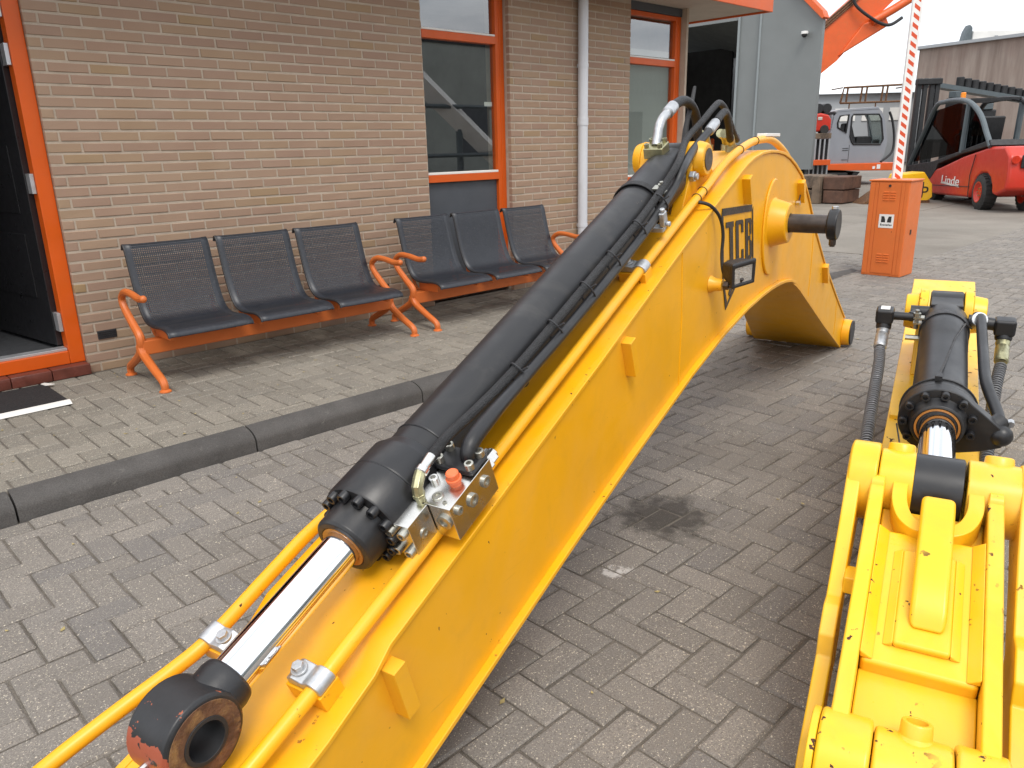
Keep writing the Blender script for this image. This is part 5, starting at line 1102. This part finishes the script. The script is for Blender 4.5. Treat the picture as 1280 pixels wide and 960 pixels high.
g = G(); g.box(0.186, 0.193, -0.196, -0.150, 0.86, 0.93); g.build('hinge', 'decal_dark', box, bevel=0.002)
g = G(); g.box(-0.018, 0.018, -0.048, 0.048, 0.0, 3.6); arm = g.build('barrier_arm', 'barrier_stripes', box, bevel=0.004); arm.location = (0.10, 0.045, 0.962); arm.rotation_euler = (0, 0, R(40))

# ================================================================== BACKGROUND
# grey clad warehouse: gable end with an open sliding door
wh = thing('warehouse', 'grey clad warehouse with orange roof trim and dark open doorway', 'warehouse', (17, 3.55, 0))
XS = 0.95
def whp(x, y): return (x, y + XS * x)
g = G(); gab = [(0, 0.70), (1.50, 0.70), (1.50, 5.5), (0, 4.05)]; g.prism(gab, 0.0, 0.12, 'x'); g.build('gable_cladding', 'clad_grey', wh, smooth=False)
g = G(); g.box(-0.02, 0.04, 1.50, 1.55, 0.0, 5.6); g.build('door_edge', 'clad_edge', wh, bevel=0.004)
g = G(); g.box(0.06, 0.16, 1.555, 2.12, 0.0, 4.6); dl = g.build('sliding_door', 'clad_grey', wh, bevel=0.004)
g = G(); g.box(0.02, 0.058, 2.09, 2.15, 0.0, 4.6); g.build('door_post', 'clad_edge', dl, bevel=0.004)
g = G(); g.cyl((-0.02, 1.80, 0.95), (0.06, 1.80, 0.95), 0.06, n=14); g.build('door_latch', 'machine_dark', dl)
g = G(); g.box(0.10, 0.4, 0.35, 1.50, 0.0, 0.69); g.build('plinth', 'plinth', wh, smooth=False)
g = G(); g.prism([(-0.08, 3.99), (-0.02, 3.96), (1.6, 5.50), (1.56, 5.66), (-0.02, 4.13)], -0.12, 0.14, 'x'); g.build('roof_trim', 'orange_machine', wh, bevel=0.01)
g = G(); g.box(0.06, 0.16, 2.15, 9.0, 4.2, 6.0); g.box(0.06, 0.16, 6.4, 9.0, 0.0, 4.2); g.build('front_cladding', 'clad_grey', wh, smooth=False)
g = G()
a0, a1, a2, a3 = whp(0.13, 0.02), whp(9, 0.02), (9, 16), (0.17, 9.0)
g.add([(*a0, 0), (*a1, 0), (*a1, 4.0), (*a0, 4.0)], [(0, 1, 2, 3)]); g.add([(*a1, 0), (*a2, 0), (*a2, 4.0), (*a1, 4.0)], [(0, 1, 2, 3)]); g.add([(*a2, 0), (*a3, 0), (*a3, 4.0), (*a2, 4.0)], [(0, 1, 2, 3)]); g.build('side_wall', 'clad_grey', wh, smooth=False)
g = G(); g.add([(*a0, 3.98), (*a1, 3.98), (*a2, 5.9), (*a3, 5.9)], [(0, 1, 2, 3)]); g.build('roof', 'clad_grey', wh, smooth=False)
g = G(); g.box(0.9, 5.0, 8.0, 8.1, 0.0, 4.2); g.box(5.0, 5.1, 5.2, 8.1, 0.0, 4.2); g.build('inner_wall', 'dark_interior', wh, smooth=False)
cc = thing('dome_camera', 'small white dome security camera on the grey warehouse wall', 'security camera', (17, 3.90, 3.62))
g = G(); g.cyl((-0.14, 0, 0.06), (-0.14, 0, 0.12), 0.075, n=16); g.box(-0.10, -0.002, -0.03, 0.03, 0.08, 0.12); g.build('camera_mount', 'decal_white', cc, bevel=0.006)
g = G(); g.ball((-0.14, 0, 0.045), 0.062, 14, 8); g.build('camera_dome', 'machine_dark', cc)

# timber baulks stacked before the warehouse corner
for k, (y0, y1, z0, x0, mt, lb) in enumerate(((2.26, 2.70, 0.02, 15.9, 'timber_brown', 'brown timber baulk, lower right of the stack by the warehouse'), (2.24, 2.72, 0.31, 15.9, 'timber_brown', 'brown timber baulk, upper right of the stack by the warehouse'), (2.74, 2.92, 0.0, 15.8, 'timber', 'weathered grey timber post standing in the middle of the stack'), (2.94, 3.48, 0.02, 15.95, 'timber', 'weathered timber baulk, lower left of the stack by the warehouse'), (2.94, 3.50, 0.33, 15.95, 'timber', 'weathered timber baulk, upper left of the stack by the warehouse'))):
    g = G(); g.box(x0, x0 + 0.9, y0, y1, z0, z0 + (0.60 if k == 2 else 0.275)); tag(g.build('timber_baulk', mt, bevel=0.02), lb, 'timber', 'timber baulks stacked by the warehouse corner')

# grey-cabbed orange excavator in the yard (side on)
EO = (23.057, 5.839, 0.0); ER = math.atan2(-0.697, 0.717)
ex = thing('parked_excavator', 'orange excavator with pale grey cab parked behind the barrier', 'excavator', EO, (0, 0, ER))
cabp = [(0.0, 0.66), (-0.03, 1.4), (0.06, 2.05), (0.16, 2.18), (1.38, 2.24), (1.50, 2.16), (1.62, 1.90), (1.76, 1.25), (1.72, 0.95), (1.60, 0.66)]
hole_r = [(0.20, 1.72), (0.18, 1.85), (0.24, 2.05), (0.50, 2.09), (0.46, 1.56)]
hole_f = [(0.66, 1.30), (0.60, 1.45), (0.60, 2.02), (0.64, 2.09), (1.42, 2.08), (1.50, 1.95), (1.62, 1.35), (1.56, 1.20), (0.72, 1.22)]
def shell(poly, holes, y0, y1, name, mat, par):
    bm = bmesh.new(); loops = []
    for P in [poly] + holes:
        vs_ = [bm.verts.new((p[0], y0, p[1])) for p in P]; loops.append([bm.edges.new((vs_[i], vs_[(i + 1) % len(vs_)])) for i in range(len(vs_))])
    bmesh.ops.triangle_fill(bm, use_beauty=True, edges=[e for l in loops for e in l])
    r = bmesh.ops.extrude_face_region(bm, geom=list(bm.faces)); bmesh.ops.translate(bm, verts=[v for v in r['geom'] if isinstance(v, bmesh.types.BMVert)], vec=(0, y1 - y0, 0))
    bmesh.ops.recalc_face_normals(bm, faces=bm.faces); me = bpy.data.meshes.new(name); bm.to_mesh(me); bm.free(); me.materials.append(MATS[mat])
    o = bpy.data.objects.new(name, me); COL.objects.link(o); o.parent = par; return o
cabo = shell(cabp, [hole_r, hole_f], 0.0, 0.05, 'cab_side', 'cab_grey', ex); shell(cabp, [hole_r, hole_f], 0.95, 1.0, 'cab_side', 'cab_grey', ex)
g = G(); g.prism([(0.05, 2.19), (0.16, 2.24), (1.38, 2.30), (1.46, 2.2), (0.1, 2.14)], 0.0, 1.0, 'y'); g.build('cab_roof', 'cab_grey', ex, bevel=0.02)
g = G(); g.prism([(0.0, 0.66), (0.0, 2.1), (0.05, 2.1), (0.05, 0.66)], 0.052, 0.948, 'y'); g.build('cab_rear', 'cab_grey', ex)
g = G(); g.prism([(1.56, 0.68), (1.60, 0.68), (1.76, 1.25), (1.48, 2.15), (1.44, 2.15), (1.72, 1.25)], 0.052, 0.948, 'y'); g.build('cab_front', 'cab_glass', ex)
g = G(); g.tube(catmull([Vector(p) for p in ((1.62, -0.02, 0.68), (1.98, 0.1, 0.95), (2.06, 0.2, 1.35), (1.98, 0.25, 1.85), (1.85, 0.25, 2.15))], 5), 0.035, 8); g.build('front_pillar', 'machine_dark', ex)
for H_ in (hole_r, hole_f):
    g = G(); g.tube([Vector((p[0], -0.004, p[1])) for p in H_ + [H_[0]]], 0.028, 6); g.build('window_seal', 'machine_dark', ex)
g = G(); g.box(0.95, 1.45, 0.35, 0.75, 0.7, 1.45); g.build('console', 'machine_dark', ex, bevel=0.04)
g = G(); g.prism([(0.45, 0.7), (0.95, 0.7), (0.95, 1.25), (0.75, 1.85), (0.55, 1.85), (0.5, 1.25)], 0.3, 0.7, 'y'); g.build('driver_seat', 'machine_dark', ex, bevel=0.05)
g = G()
for z in (1.38, 1.44, 1.10): g.box(0.40, 0.58, -0.012, 0.0, z - 0.34, z - 0.33)
g.box(0.60, 0.612, -0.006, 0.0, 0.70, 1.2); g.build('door_seam', 'machine_dark', ex)
g = G(); g.prism([(-0.62, 0.85), (-0.10, 0.655), (2.15, 0.655), (2.12, 0.42), (0.66, 0.44), (-0.62, 0.50)], -0.15, 2.2, 'y'); g.build('platform', 'orange_machine', ex, bevel=0.02)
g = G(); g.box(-0.2, 2.05, 1.1, 2.1, 0.66, 1.35); g.build('engine_hood', 'machine_dark', ex, bevel=0.05)
g = G(); g.box(-0.4, 0.45, 0.2, 1.9, 0.12, 0.42); g.box(-0.9, 0.62, -0.1, 0.25, 0.0, 0.40); g.box(-0.9, 0.62, 1.8, 2.15, 0.0, 0.40); g.build('undercarriage', 'machine_dark', ex, bevel=0.05)
g = G(); g.prism([(0.62, 0.10), (0.70, 0.05), (0.98, 0.40), (0.80, 0.42)], -0.1, 2.1, 'y'); g.build('blade', 'machine_dark', ex)
for k, (a_, b_) in enumerate(((1.32, 1.40), (1.45, 1.56))):
    g = G(); g.box(a_, b_, -0.158, -0.152, 0.48, 0.56 + 0.05 * k); g.build('decal', 'decal_white', ex, smooth=False)
rl = G(); zt, zb = 2.86, 2.42
for y in (0.05,):
    rl.tube([Vector((0.22, y, zb)), Vector((0.30, y, zt)), Vector((2.35, y, zt + 0.06))], 0.034, 6); rl.tube([Vector((0.22, y, zb)), Vector((2.30, y, zb + 0.02))], 0.034, 6)
    for x in (0.42, 0.85, 1.0, 1.48, 1.62, 2.15): rl.tube([Vector((x - 0.03, y, zb)), Vector((x, y, zt + 0.02))], 0.028, 6)
    for x in (0.5, 1.3): rl.tube([Vector((x, y, 2.24)), Vector((x, y, zb))], 0.02, 6)
for x in (0.25, 2.25): rl.tube([Vector((x, 0.05, zt)), Vector((x, 0.85, zt))], 0.02, 6)
rl.build('roof_rail', 'rusty_steel', ex)

# second machine behind the warehouse, only its raised boom shows
o2 = Vector(EO) + Vector((0.697, 0.717, 0)) * 2.3
rb2 = thing('raised_boom', 'raised orange excavator boom reaching up from behind the grey warehouse', 'excavator boom', tuple(o2), (0, 0, ER))
g = G(); g.prism([(-2.6, 1.0), (-1.9, 0.9), (-0.33, 2.81), (0.20, 3.28), (0.88, 3.82), (2.02, 5.09), (2.7, 5.75), (4.2, 7.0), (3.6, 7.6), (2.0, 6.35), (1.20, 5.64), (0.03, 4.62), (-0.9, 3.6), (-2.8, 1.5)], -0.02, 0.0, 'y'); g.build('side_plate', 'orange_machine', rb2)
g = G(); g.prism([(-2.6, 1.0), (-1.9, 0.9), (-0.33, 2.81), (0.20, 3.28), (0.88, 3.82), (2.02, 5.09), (2.7, 5.75), (4.2, 7.0), (3.6, 7.6), (2.0, 6.35), (1.20, 5.64), (0.03, 4.62), (-0.9, 3.6), (-2.8, 1.5)], 0.01, 0.5, 'y'); g.build('boom_box', 'orange_machine', rb2, bevel=0.01)
g = G(); g.tube([Vector((1.85, -0.12, 4.95)), Vector((2.5, -0.12, 5.3)), Vector((4.2, -0.12, 6.3))], 0.13, 12); g.build('ram', 'orange_machine', rb2)
g = G(); g.prism([(0.9, 3.95), (2.05, 4.62), (2.45, 4.85), (2.3, 5.15), (1.6, 4.9)], -0.1, 0.35, 'y'); g.build('ram_mount', 'orange_machine', rb2, bevel=0.05)
g = G(); g.tube(catmull([Vector(p) for p in ((1.15, -0.2, 5.75), (1.25, -0.2, 5.45), (1.6, -0.25, 5.15), (2.1, -0.25, 4.88), (2.45, -0.2, 4.85), (2.8, -0.15, 5.05))], 6), 0.05, 8); g.build('hose', 'rubber', rb2)
g = G()
for k in range(3): g.tube([Vector((-1.0, -0.06, 3.45 + 0.1 * k)), Vector((0.05, -0.06, 4.52 + 0.09 * k)), Vector((1.22, -0.06, 5.50 + 0.09 * k)), Vector((2.0, -0.06, 6.2 + 0.09 * k))], 0.03, 6)
g.build('pipe_run', 'rusty_steel', rb2)
g = G(); g.box(-3.6, -1.8, -0.6, 1.2, 0.5, 1.5); g.build('machine_body', 'orange_machine', rb2, bevel=0.05)
g = G(); g.box(-3.8, -1.6, -0.8, -0.3, 0.0, 0.5); g.box(-3.8, -1.6, 0.9, 1.4, 0.0, 0.5); g.build('track', 'machine_dark', rb2, bevel=0.1)

# red utility vehicle on a pallet rack near the warehouse corner
rv = thing('red_utility_vehicle', 'small red vehicle nose with black load raised on a rack, left of the grey cab', 'utility vehicle', (20.06, 4.87, 1.55), (0, 0, ER))
g = G(); g.prism([(-0.5, 0.0), (-0.5, 0.42), (-0.1, 0.50), (0.12, 0.45), (0.20, 0.32), (0.20, 0.05)], -0.4, 0.6, 'y'); g.build('body', 'red_paint', rv, bevel=0.05)
g = G(); g.cyl((0.02, -0.42, 0.08), (0.02, -0.2, 0.08), 0.12, n=18); g.build('tyre', 'tyre', rv, bevel=0.02)
g = G(); g.box(-0.18, -0.06, -0.415, -0.395, 0.32, 0.40); g.build('headlight', 'lamp_lens', rv, bevel=0.01)
for k in range(3):
    g = G(); g.cyl((-0.35 + 0.22 * k, -0.3, 0.62), (-0.35 + 0.22 * k, 0.4, 0.62), 0.12, n=14); g.build('roller', 'rubber', rv)
pk = thing('pallet_rack', 'grey barred rack carrying the small red vehicle', 'rack', (20.15, 4.78, 0.0), (0, 0, ER))
g = G(); g.box(-0.75, 0.08, -0.45, 0.6, 1.40, 1.54); g.build('deck', 'timber', pk, bevel=0.01)
for k in range(7):
    g = G(); g.box(-0.70 + k * 0.12, -0.66 + k * 0.12, -0.44, -0.40, 0.35, 1.39); g.build('bar', 'far_grey', pk)
g = G(); g.box(-0.75, 0.06, -0.3, 0.5, 0.0, 1.39); g.build('rack_body', 'machine_dark', pk)
g = G(); g.box(-0.75, 0.05, -0.62, -0.47, 0.72, 0.86); g.build('orange_bar', 'orange_machine', pk, bevel=0.01)

# red forklift, seen from behind its left quarter
FO = (15.84, -0.47, 0.0); FR = math.atan2(0.58, 0.815)
fk = thing('forklift', 'red forklift truck with black mast, seen from its rear quarter', 'forklift', FO, (0, 0, FR))
bodyp = [(-1.05, 0.42), (-0.62, 0.30), (-0.45, 0.32), (-0.42, 0.46), (-0.30, 0.60), (-0.12, 0.68), (0.15, 0.68), (0.36, 0.58), (0.50, 0.38), (0.62, 0.19), (2.95, 0.13), (3.3, 0.45), (3.1, 0.66), (2.5, 0.72), (1.8, 0.86), (1.2, 0.98), (0.4, 1.10), (-0.1, 1.17), (-0.75, 1.18), (-1.0, 1.02), (-1.08, 0.7)]
g = G(); g.prism(bodyp, 0.02, -1.05, 'y'); g.build('body', 'red_paint', fk, bevel=0.06, seg=3)
g = G(); g.box(-0.99, 0.35, -1.0, -0.02, 0.5, 0.7); g.build('chassis', 'machine_dark', fk)
g = G(); g.tube([Vector((0.62, 0.035, 0.40)), Vector((2.9, 0.035, 0.33))], 0.008, 6); g.tube([Vector((0.62, 0.035, 0.20)), Vector((0.66, 0.035, 0.62)), Vector((0.50, 0.035, 1.02))], 0.008, 6); g.build('panel_seam', 'machine_dark', fk)
g = G(); g.prism([(2.6, 0.80), (2.7, 0.66), (3.0, 0.46), (3.35, 0.42), (4.6, 0.62), (4.75, 0.72), (2.95, 0.85), (-0.05, 1.30), (-0.15, 1.19), (1.3, 1.02)], 0.03, -1.0, 'y'); g.build('dash_trim', 'machine_dark', fk, bevel=0.02)
def wheel(x, y, z, r, w, rim=True):
    g = G(); g.lathe((x, y + w / 2, z), (0, -1, 0), [(0, r * 0.55), (0, r * 0.82), (w * 0.12, r * 0.96), (w * 0.3, r), (w * 0.7, r), (w * 0.88, r * 0.96), (w, r * 0.82), (w, r * 0.55)], 32, close=True); t = g.build('wheel', 'tyre', fk)
    g = G()
    for k in range(26):
        q = 2 * math.pi * k / 26; c, s = math.cos(q), math.sin(q); Mt = Matrix.Translation((x + r * 0.99 * c, y, z + r * 0.99 * s)) @ Matrix.Rotation(-q, 4, 'Y')
        g.box(-0.012, 0.014, -w * 0.4, w * 0.4, -r * 0.07, r * 0.07, Mt)
    g.build('tread', 'tyre', t)
    g = G(); g.lathe((x, y + w / 2 + 0.002, z), (0, 1, 0), [(-0.035, 0.015), (-0.035, r * 0.30), (-0.05, r * 0.36), (-0.015, r * 0.50), (0.004, r * 0.55), (0.004, r * 0.60), (-0.09, r * 0.58)], 28); rm_ = g.build('rim', 'red_paint', t)
    for k in range(6):
        q = 2 * math.pi * k / 6; g = G(); g.cyl((x + r * 0.22 * math.cos(q), y + w / 2 - 0.036, z + r * 0.22 * math.sin(q)), (x + r * 0.22 * math.cos(q), y + w / 2 - 0.016, z + r * 0.22 * math.sin(q)), 0.014, n=6); g.build('wheel_nut', 'steel_bolt', rm_)
wheel(0.05, -0.06, 0.33, 0.33, 0.26); wheel(-0.30, -0.70, 0.33, 0.33, 0.26); wheel(2.9, -0.12, 0.33, 0.33, 0.25); wheel(2.9, -0.95, 0.33, 0.33, 0.25)
# overhead guard
for y in (0.0, -0.98):
    g = G(); g.tube(catmull([Vector(p) for p in ((4.75, y, 0.72), (4.0, y, 1.40), (3.3, y, 2.02), (2.8, y, 2.10), (1.9, y, 2.10), (1.2, y, 2.0), (0.62, y, 1.75), (0.22, y, 1.42), (-0.08, y, 1.17))], 5), 0.05, 10); g.build('guard_pillar', 'guard_grey' if y == 0 else 'machine_dark', fk)
    g = G(); g.tube([Vector((1.35, y, 1.05)), Vector((1.30, y, 2.0))], 0.06, 8); g.build('guard_post', 'guard_grey', fk)
for k in range(5):
    g = G(); g.box(1.3 + 0.38 * k, 1.36 + 0.38 * k, -0.95, -0.03, 2.06, 2.10); g.build('guard_bar', 'machine_dark', fk)
g = G(); g.prism([(1.55, 0.98), (2.3, 0.86), (2.25, 1.15), (1.75, 1.20), (1.55, 1.75), (1.35, 1.75), (1.45, 1.1)], -0.25, -0.75, 'y'); g.build('driver_seat', 'machine_dark', fk, bevel=0.04)
g = G(); g.tube([Vector((3.4, -0.5, 0.75)), Vector((2.85, -0.5, 1.30))], 0.04, 8); g.torus((2.84, -0.5, 1.31), (-0.7, 0, 0.72), 0.17, 0.018, 24, 6); g.build('steering_wheel', 'machine_dark', fk)
g = G(); g.add([(3.9, -0.04, 1.25), (3.3, -0.04, 1.98), (3.3, -0.94, 1.98), (3.9, -0.94, 1.25)], [(0, 1, 2, 3)]); g.build('windscreen', 'cab_glass', fk, smooth=False)
for y in (-0.10, -0.24, -0.40, -0.52):
    g = G(); g.box(5.0, 5.17, y - 0.05, y + 0.05, 0.08, 2.75); g.build('mast_rail', 'machine_dark', fk, bevel=0.01)
g = G(); g.cyl((5.08, -0.17, 0.2), (5.08, -0.17, 2.5), 0.03, n=12); g.cyl((5.08, -0.46, 0.2), (5.08, -0.46, 2.5), 0.03, n=12); g.build('mast_cylinder', 'galvanised', fk)
for z in (2.60, 0.30):
    g = G(); g.box(4.95, 5.21, -0.60, -0.04, z, z + 0.14); g.build('mast_tie', 'machine_dark', fk, bevel=0.02)
g = G(); g.cyl((2.0, -0.1, 2.13), (2.0, -0.1, 2.25), 0.05, n=14); g.build('beacon', 'amber', fk, bevel=0.015)
g = G(); g.prism([(4.55, 0.80), (3.35, 1.94), (2.0, 2.04), (1.42, 1.98), (1.45, 1.06)], -0.03, -0.036, 'y'); g.build('cab_shade_pane', 'tint_glass', fk, smooth=False)  # tinted panes added between the pillars to darken the cab inside
g = G(); g.prism([(1.28, 1.08), (1.26, 1.96), (0.66, 1.72), (0.26, 1.40), (0.02, 1.22)], -0.03, -0.036, 'y'); g.build('cab_shade_pane', 'tint_glass', fk, smooth=False)
g = G(); g.box(2.2, 4.7, -0.98, -0.80, 0.7, 1.55); g.build('cab_shade_panel', 'machine_dark', fk, bevel=0.02)  # dark panel added across the cab so its inside looks shaded
g = G(); g.prism([(3.2, 0.10), (3.3, 0.62), (3.95, 0.55), (4.1, 0.3), (4.0, 0.1)], -0.02, -0.10, 'y'); g.build('step', 'machine_dark', fk, bevel=0.02)
g = G(); g.box(-1.105, -1.06, -0.88, -0.16, 0.80, 1.03); gr = g.build('rear_grille', 'machine_dark', fk, bevel=0.02)
for k in range(4):
    g = G(); g.box(-1.125, -1.106, -0.84, -0.20, 0.835 + 0.05 * k, 0.85 + 0.05 * k); g.build('grille_slat', 'guard_grey', gr)
g = G(); g.cyl((-1.07, -0.06, 0.95), (-1.10, -0.06, 0.95), 0.075, n=18); g.build('tail_lamp', 'hot_red_lamp', fk, bevel=0.01)
g = G(); g.box(-1.10, -1.06, -0.70, -0.34, 0.52, 0.62); g.build('tow_pocket', 'machine_dark', fk)
Mt = Matrix.Translation((1.72, 0.030, 0.47)) @ Matrix.Rotation(R(180), 4, 'Z') @ Matrix.Rotation(R(90), 4, 'X')
text_mesh('Linde', 0.26, 1.9, 'maker_lettering', 'decal_white', fk, Mt, 0.004)
g = G(); g.prism([(2.28, 0.40), (1.16, 0.36), (1.20, 0.39), (2.1, 0.44)], 0.0305, 0.034, 'y'); g.build('maker_swoosh', 'decal_white', fk, smooth=False)

# yellow attachment with rusty lip behind the cabinet
ya = thing('yellow_attachment', 'yellow bucket attachment with rusty cutting lip behind the orange cabinet', 'attachment', (16.62, 1.45, 0.0), (0, 0, R(-44)))
g = G(); g.prism([(0.05, 0.08), (0.0, 0.35), (0.10, 0.62), (0.62, 0.66), (0.82, 0.40), (0.86, 0.12), (0.74, 0.02)], 0.0, 0.5, 'y'); g.build('shell', 'yellow_paint_worn', ya, bevel=0.03)
g = G(); g.prism([(-0.68, 0.0), (-0.05, 0.0), (0.03, 0.36), (-0.12, 0.40)], -0.02, 0.5, 'y'); g.build('cutting_lip', 'rusty_steel', ya, bevel=0.01)
g = G(); g.box(0.10, 0.80, -0.01, 0.0, 0.0, 0.06); g.build('skid', 'rusty_steel', ya)
text_mesh('P', 0.34, 1.0, 'lettering', 'decal_dark', ya, Matrix.Translation((0.66, -0.004, 0.22)) @ Matrix.Rotation(R(90), 4, 'X'), 0.002)

# stack of black hose reels / couplings on a rack behind the forklift
rk = thing('coupling_rack', 'raised rack of dark pipe couplings behind the forklift', 'rack', (22.6, 0.9, 0.0), (0, 0, ER))
def rkpost(x): return [(x, 0.0)]
for x in (-0.6, 0.9, 2.6):
    g = G(); g.box(x - 0.06, x + 0.06, 0.0, 0.12, 0.0, 2.10 - 0.15 * x); g.build('post', 'machine_dark', rk)
g = G(); g.prism([(-2.3, 2.62), (2.7, 1.75), (2.7, 1.86), (-2.3, 2.73)], -0.1, 0.3, 'y'); g.build('sloping_rail', 'guard_grey', rk)
for k in range(10):
    g = G(); x = -1.45 + 0.19 * k; z = 2.72 - 0.20 * (x + 1.45); g.cyl((x, 0.05, z - 0.14), (x, 0.05, z + 0.10), 0.095, n=14); g.build('coupling', 'machine_dark', rk, bevel=0.02)
g = G(); g.box(1.0, 2.5, -0.2, 0.3, 1.62, 1.78); g.build('shelf', 'rubber', rk, bevel=0.03)
g = G(); g.cyl((1.5, 0.0, 0.95), (2.7, 0.0, 0.85), 0.16, n=16); g.build('pipe', 'machine_dark', rk)
bs = thing('blue_stand', 'blue steel stand with yellow crossbar at the right edge', 'stand', (22.4, -1.15, 0.0), (0, 0, ER))
g = G(); g.box(-0.08, 0.08, 0, 0.16, 0, 2.2); g.build('post', 'blue_paint', bs, bevel=0.01)
g = G(); g.box(0.7, 0.86, 0, 0.16, 0, 1.9); g.build('post', 'blue_paint', bs, bevel=0.01)
g = G(); g.box(-0.3, 1.6, -0.1, -0.02, 1.62, 1.74); g.build('crossbar', 'yellow_paint', bs, bevel=0.01)
g = G(); g.prism([(-0.3, 0.3), (1.4, 0.2), (1.6, 0.9), (0.4, 1.35), (-0.2, 0.9)], -0.3, 0.4, 'y'); g.build('hopper', 'yellow_paint_worn', bs, bevel=0.03)

# dark hydraulic breakers stored upright beyond the forklift
for k, (x, y, h, r, lb) in enumerate(((21.2, 1.9, 2.3, 0.16, 'tallest dark hydraulic breaker stored upright just right of the striped arm'), (21.8, 1.3, 2.0, 0.20, 'thick dark hydraulic breaker stored upright behind the forklift cab'), (22.6, 0.2, 1.9, 0.14, 'slim dark hydraulic breaker stored upright behind the forklift seat'))):
    b_ = thing('hydraulic_breaker', lb, 'breaker', (x, y, 0.0), (0, 0, 0.3 * k), 'breakers stored behind the forklift')
    g = G(); g.box(-r, r, -r, r, h * 0.35, h); g.build('housing', 'machine_dark', b_, bevel=0.03)
    g = G(); g.cyl((0, 0, 0), (0, 0, h * 0.35), r * 0.45, n=14); g.build('chisel', 'pin_steel', b_)
    g = G(); g.box(-r * 1.2, r * 1.2, -r * 0.6, r * 0.6, h + 0.001, h + 0.16); g.build('bracket', 'guard_grey', b_, bevel=0.02)
# far buildings
fg = thing('far_shed', 'long pale grey shed far behind the excavator', 'shed', (44.9, 16.68, 0.0), (0, 0, ER))
g = G(); g.box(-8, 9.0, 0, 8, 0, 3.9); g.build('wall', 'far_grey', fg, smooth=False)
g = G(); g.prism([(-0.3, 3.9), (8.3, 3.9), (4, 4.15)], -8.2, 9.2, 'x'); g.build('roof', 'far_grey', fg, smooth=False)
for k in range(4):
    g = G(); g.box(1.2 + 1.6 * k, 2.4 + 1.6 * k, -0.05, -0.004, 2.4, 3.1); g.build('window', 'far_white', fg, smooth=False)
rs = thing('rust_shed', 'tall rust-streaked brown shed behind the forklift', 'shed', (44.05, 10.92, 0.0), (0, 0, math.atan2(-6.05, -1.0) + 0.0))
dx, dy = 42.2 - 44.05, 4.0 - 10.92; ln = math.hypot(dx, dy); rs.rotation_euler = (0, 0, math.atan2(dy, dx))
g = G(); g.box(0.0, 16, -0.02, 10, 0, 5.72); g.build('wall', 'rust_clad', rs, smooth=False)
g = G(); g.box(-0.3, 16.3, -0.25, 10.2, 5.72, 5.86); g.build('roof', 'far_grey', rs, smooth=False)
g = G(); g.cyl((-0.25, -0.2, 0), (-0.25, -0.2, 5.7), 0.07, n=10); g.build('downpipe', 'far_white', rs)
cj = thing('crane_jib', 'white telescopic crane jib showing above the rust shed', 'crane', (54.2, 11.8, 0.0), (0, 0, ER))
g = G(); g.box(0.3, 9.0, 0, 0.8, 6.95, 7.5); g.build('jib', 'far_white', cj, bevel=0.05)
g = G(); g.prism([(-0.25, 6.7), (-0.1, 7.5), (0.1, 7.9), (0.3, 7.7), (0.35, 6.7)], 0.1, 0.7, 'y'); g.build('jib_head', 'guard_grey', cj, bevel=0.1)
g = G(); g.box(7.5, 9.5, -0.5, 2.5, 0, 6.8); g.build('carrier', 'far_white', cj, bevel=0.1)
for k in range(3):
    g = G(); g.box(1.6 + 2.0 * k, 1.75 + 2.0 * k, -0.1, 0.0, 6.4, 7.2); g.build('rail_post', 'far_grey', cj)

# yard across the road behind the viewer (seen in the window panes and the chrome)
ob = thing('opposite_shed', 'dark green-grey industrial shed across the road mirrored in the windows', 'shed', (20.0, -30.0, 0.0))
g = G(); g.box(-40, 60, -12, 0, 0, 7.2); g.build('wall', 'shed_green', ob, smooth=False)
g = G(); g.box(-40, 60, 0.001, 0.08, 6.9, 7.3); g.build('roof_edge', 'machine_dark', ob, smooth=False)
g = G()
for k in range(20): g.box(-36 + 5 * k, -33.5 + 5 * k, 0.002, 0.05, 1.0, 3.6)
g.build('shutter', 'grey_panel', ob, smooth=False)
cv = thing('yard_conveyor', 'pale lattice conveyor standing across the road mirrored in the window', 'conveyor', (11.5, -11.0, 0.0))
g = G(); g.tube([Vector((-2.2, 0, 4.6)), Vector((3.2, 0, 0.6))], 0.28, 4); g.build('conveyor_beam', 'far_white', cv)
g = G()
for x in (-1.2, 1.2): g.tube([Vector((x, 0, 0)), Vector((x, 0, 3.9 - 0.75 * (x + 1.2))),], 0.09, 6)
for z in (1.2, 2.4): g.tube([Vector((-3, 0.2, z)), Vector((3.4, 0.2, z))], 0.06, 6)
g.build('conveyor_leg', 'guard_grey', cv)
g = G(); g.box(-3.4, -0.6, -0.3, 0.5, 4.1, 4.25); g.build('walkway', 'guard_grey', cv)
for k in range(6):
    g = G(); g.box(-3.4 + 0.55 * k, -3.34 + 0.55 * k, 0.44, 0.5, 4.25, 5.2); g.build('walkway_post', 'guard_grey', cv)
for z in (4.7, 5.2):
    g = G(); g.tube([Vector((-3.4, 0.47, z)), Vector((-0.6, 0.47, z))], 0.04, 6); g.build('walkway_rail', 'guard_grey', cv)
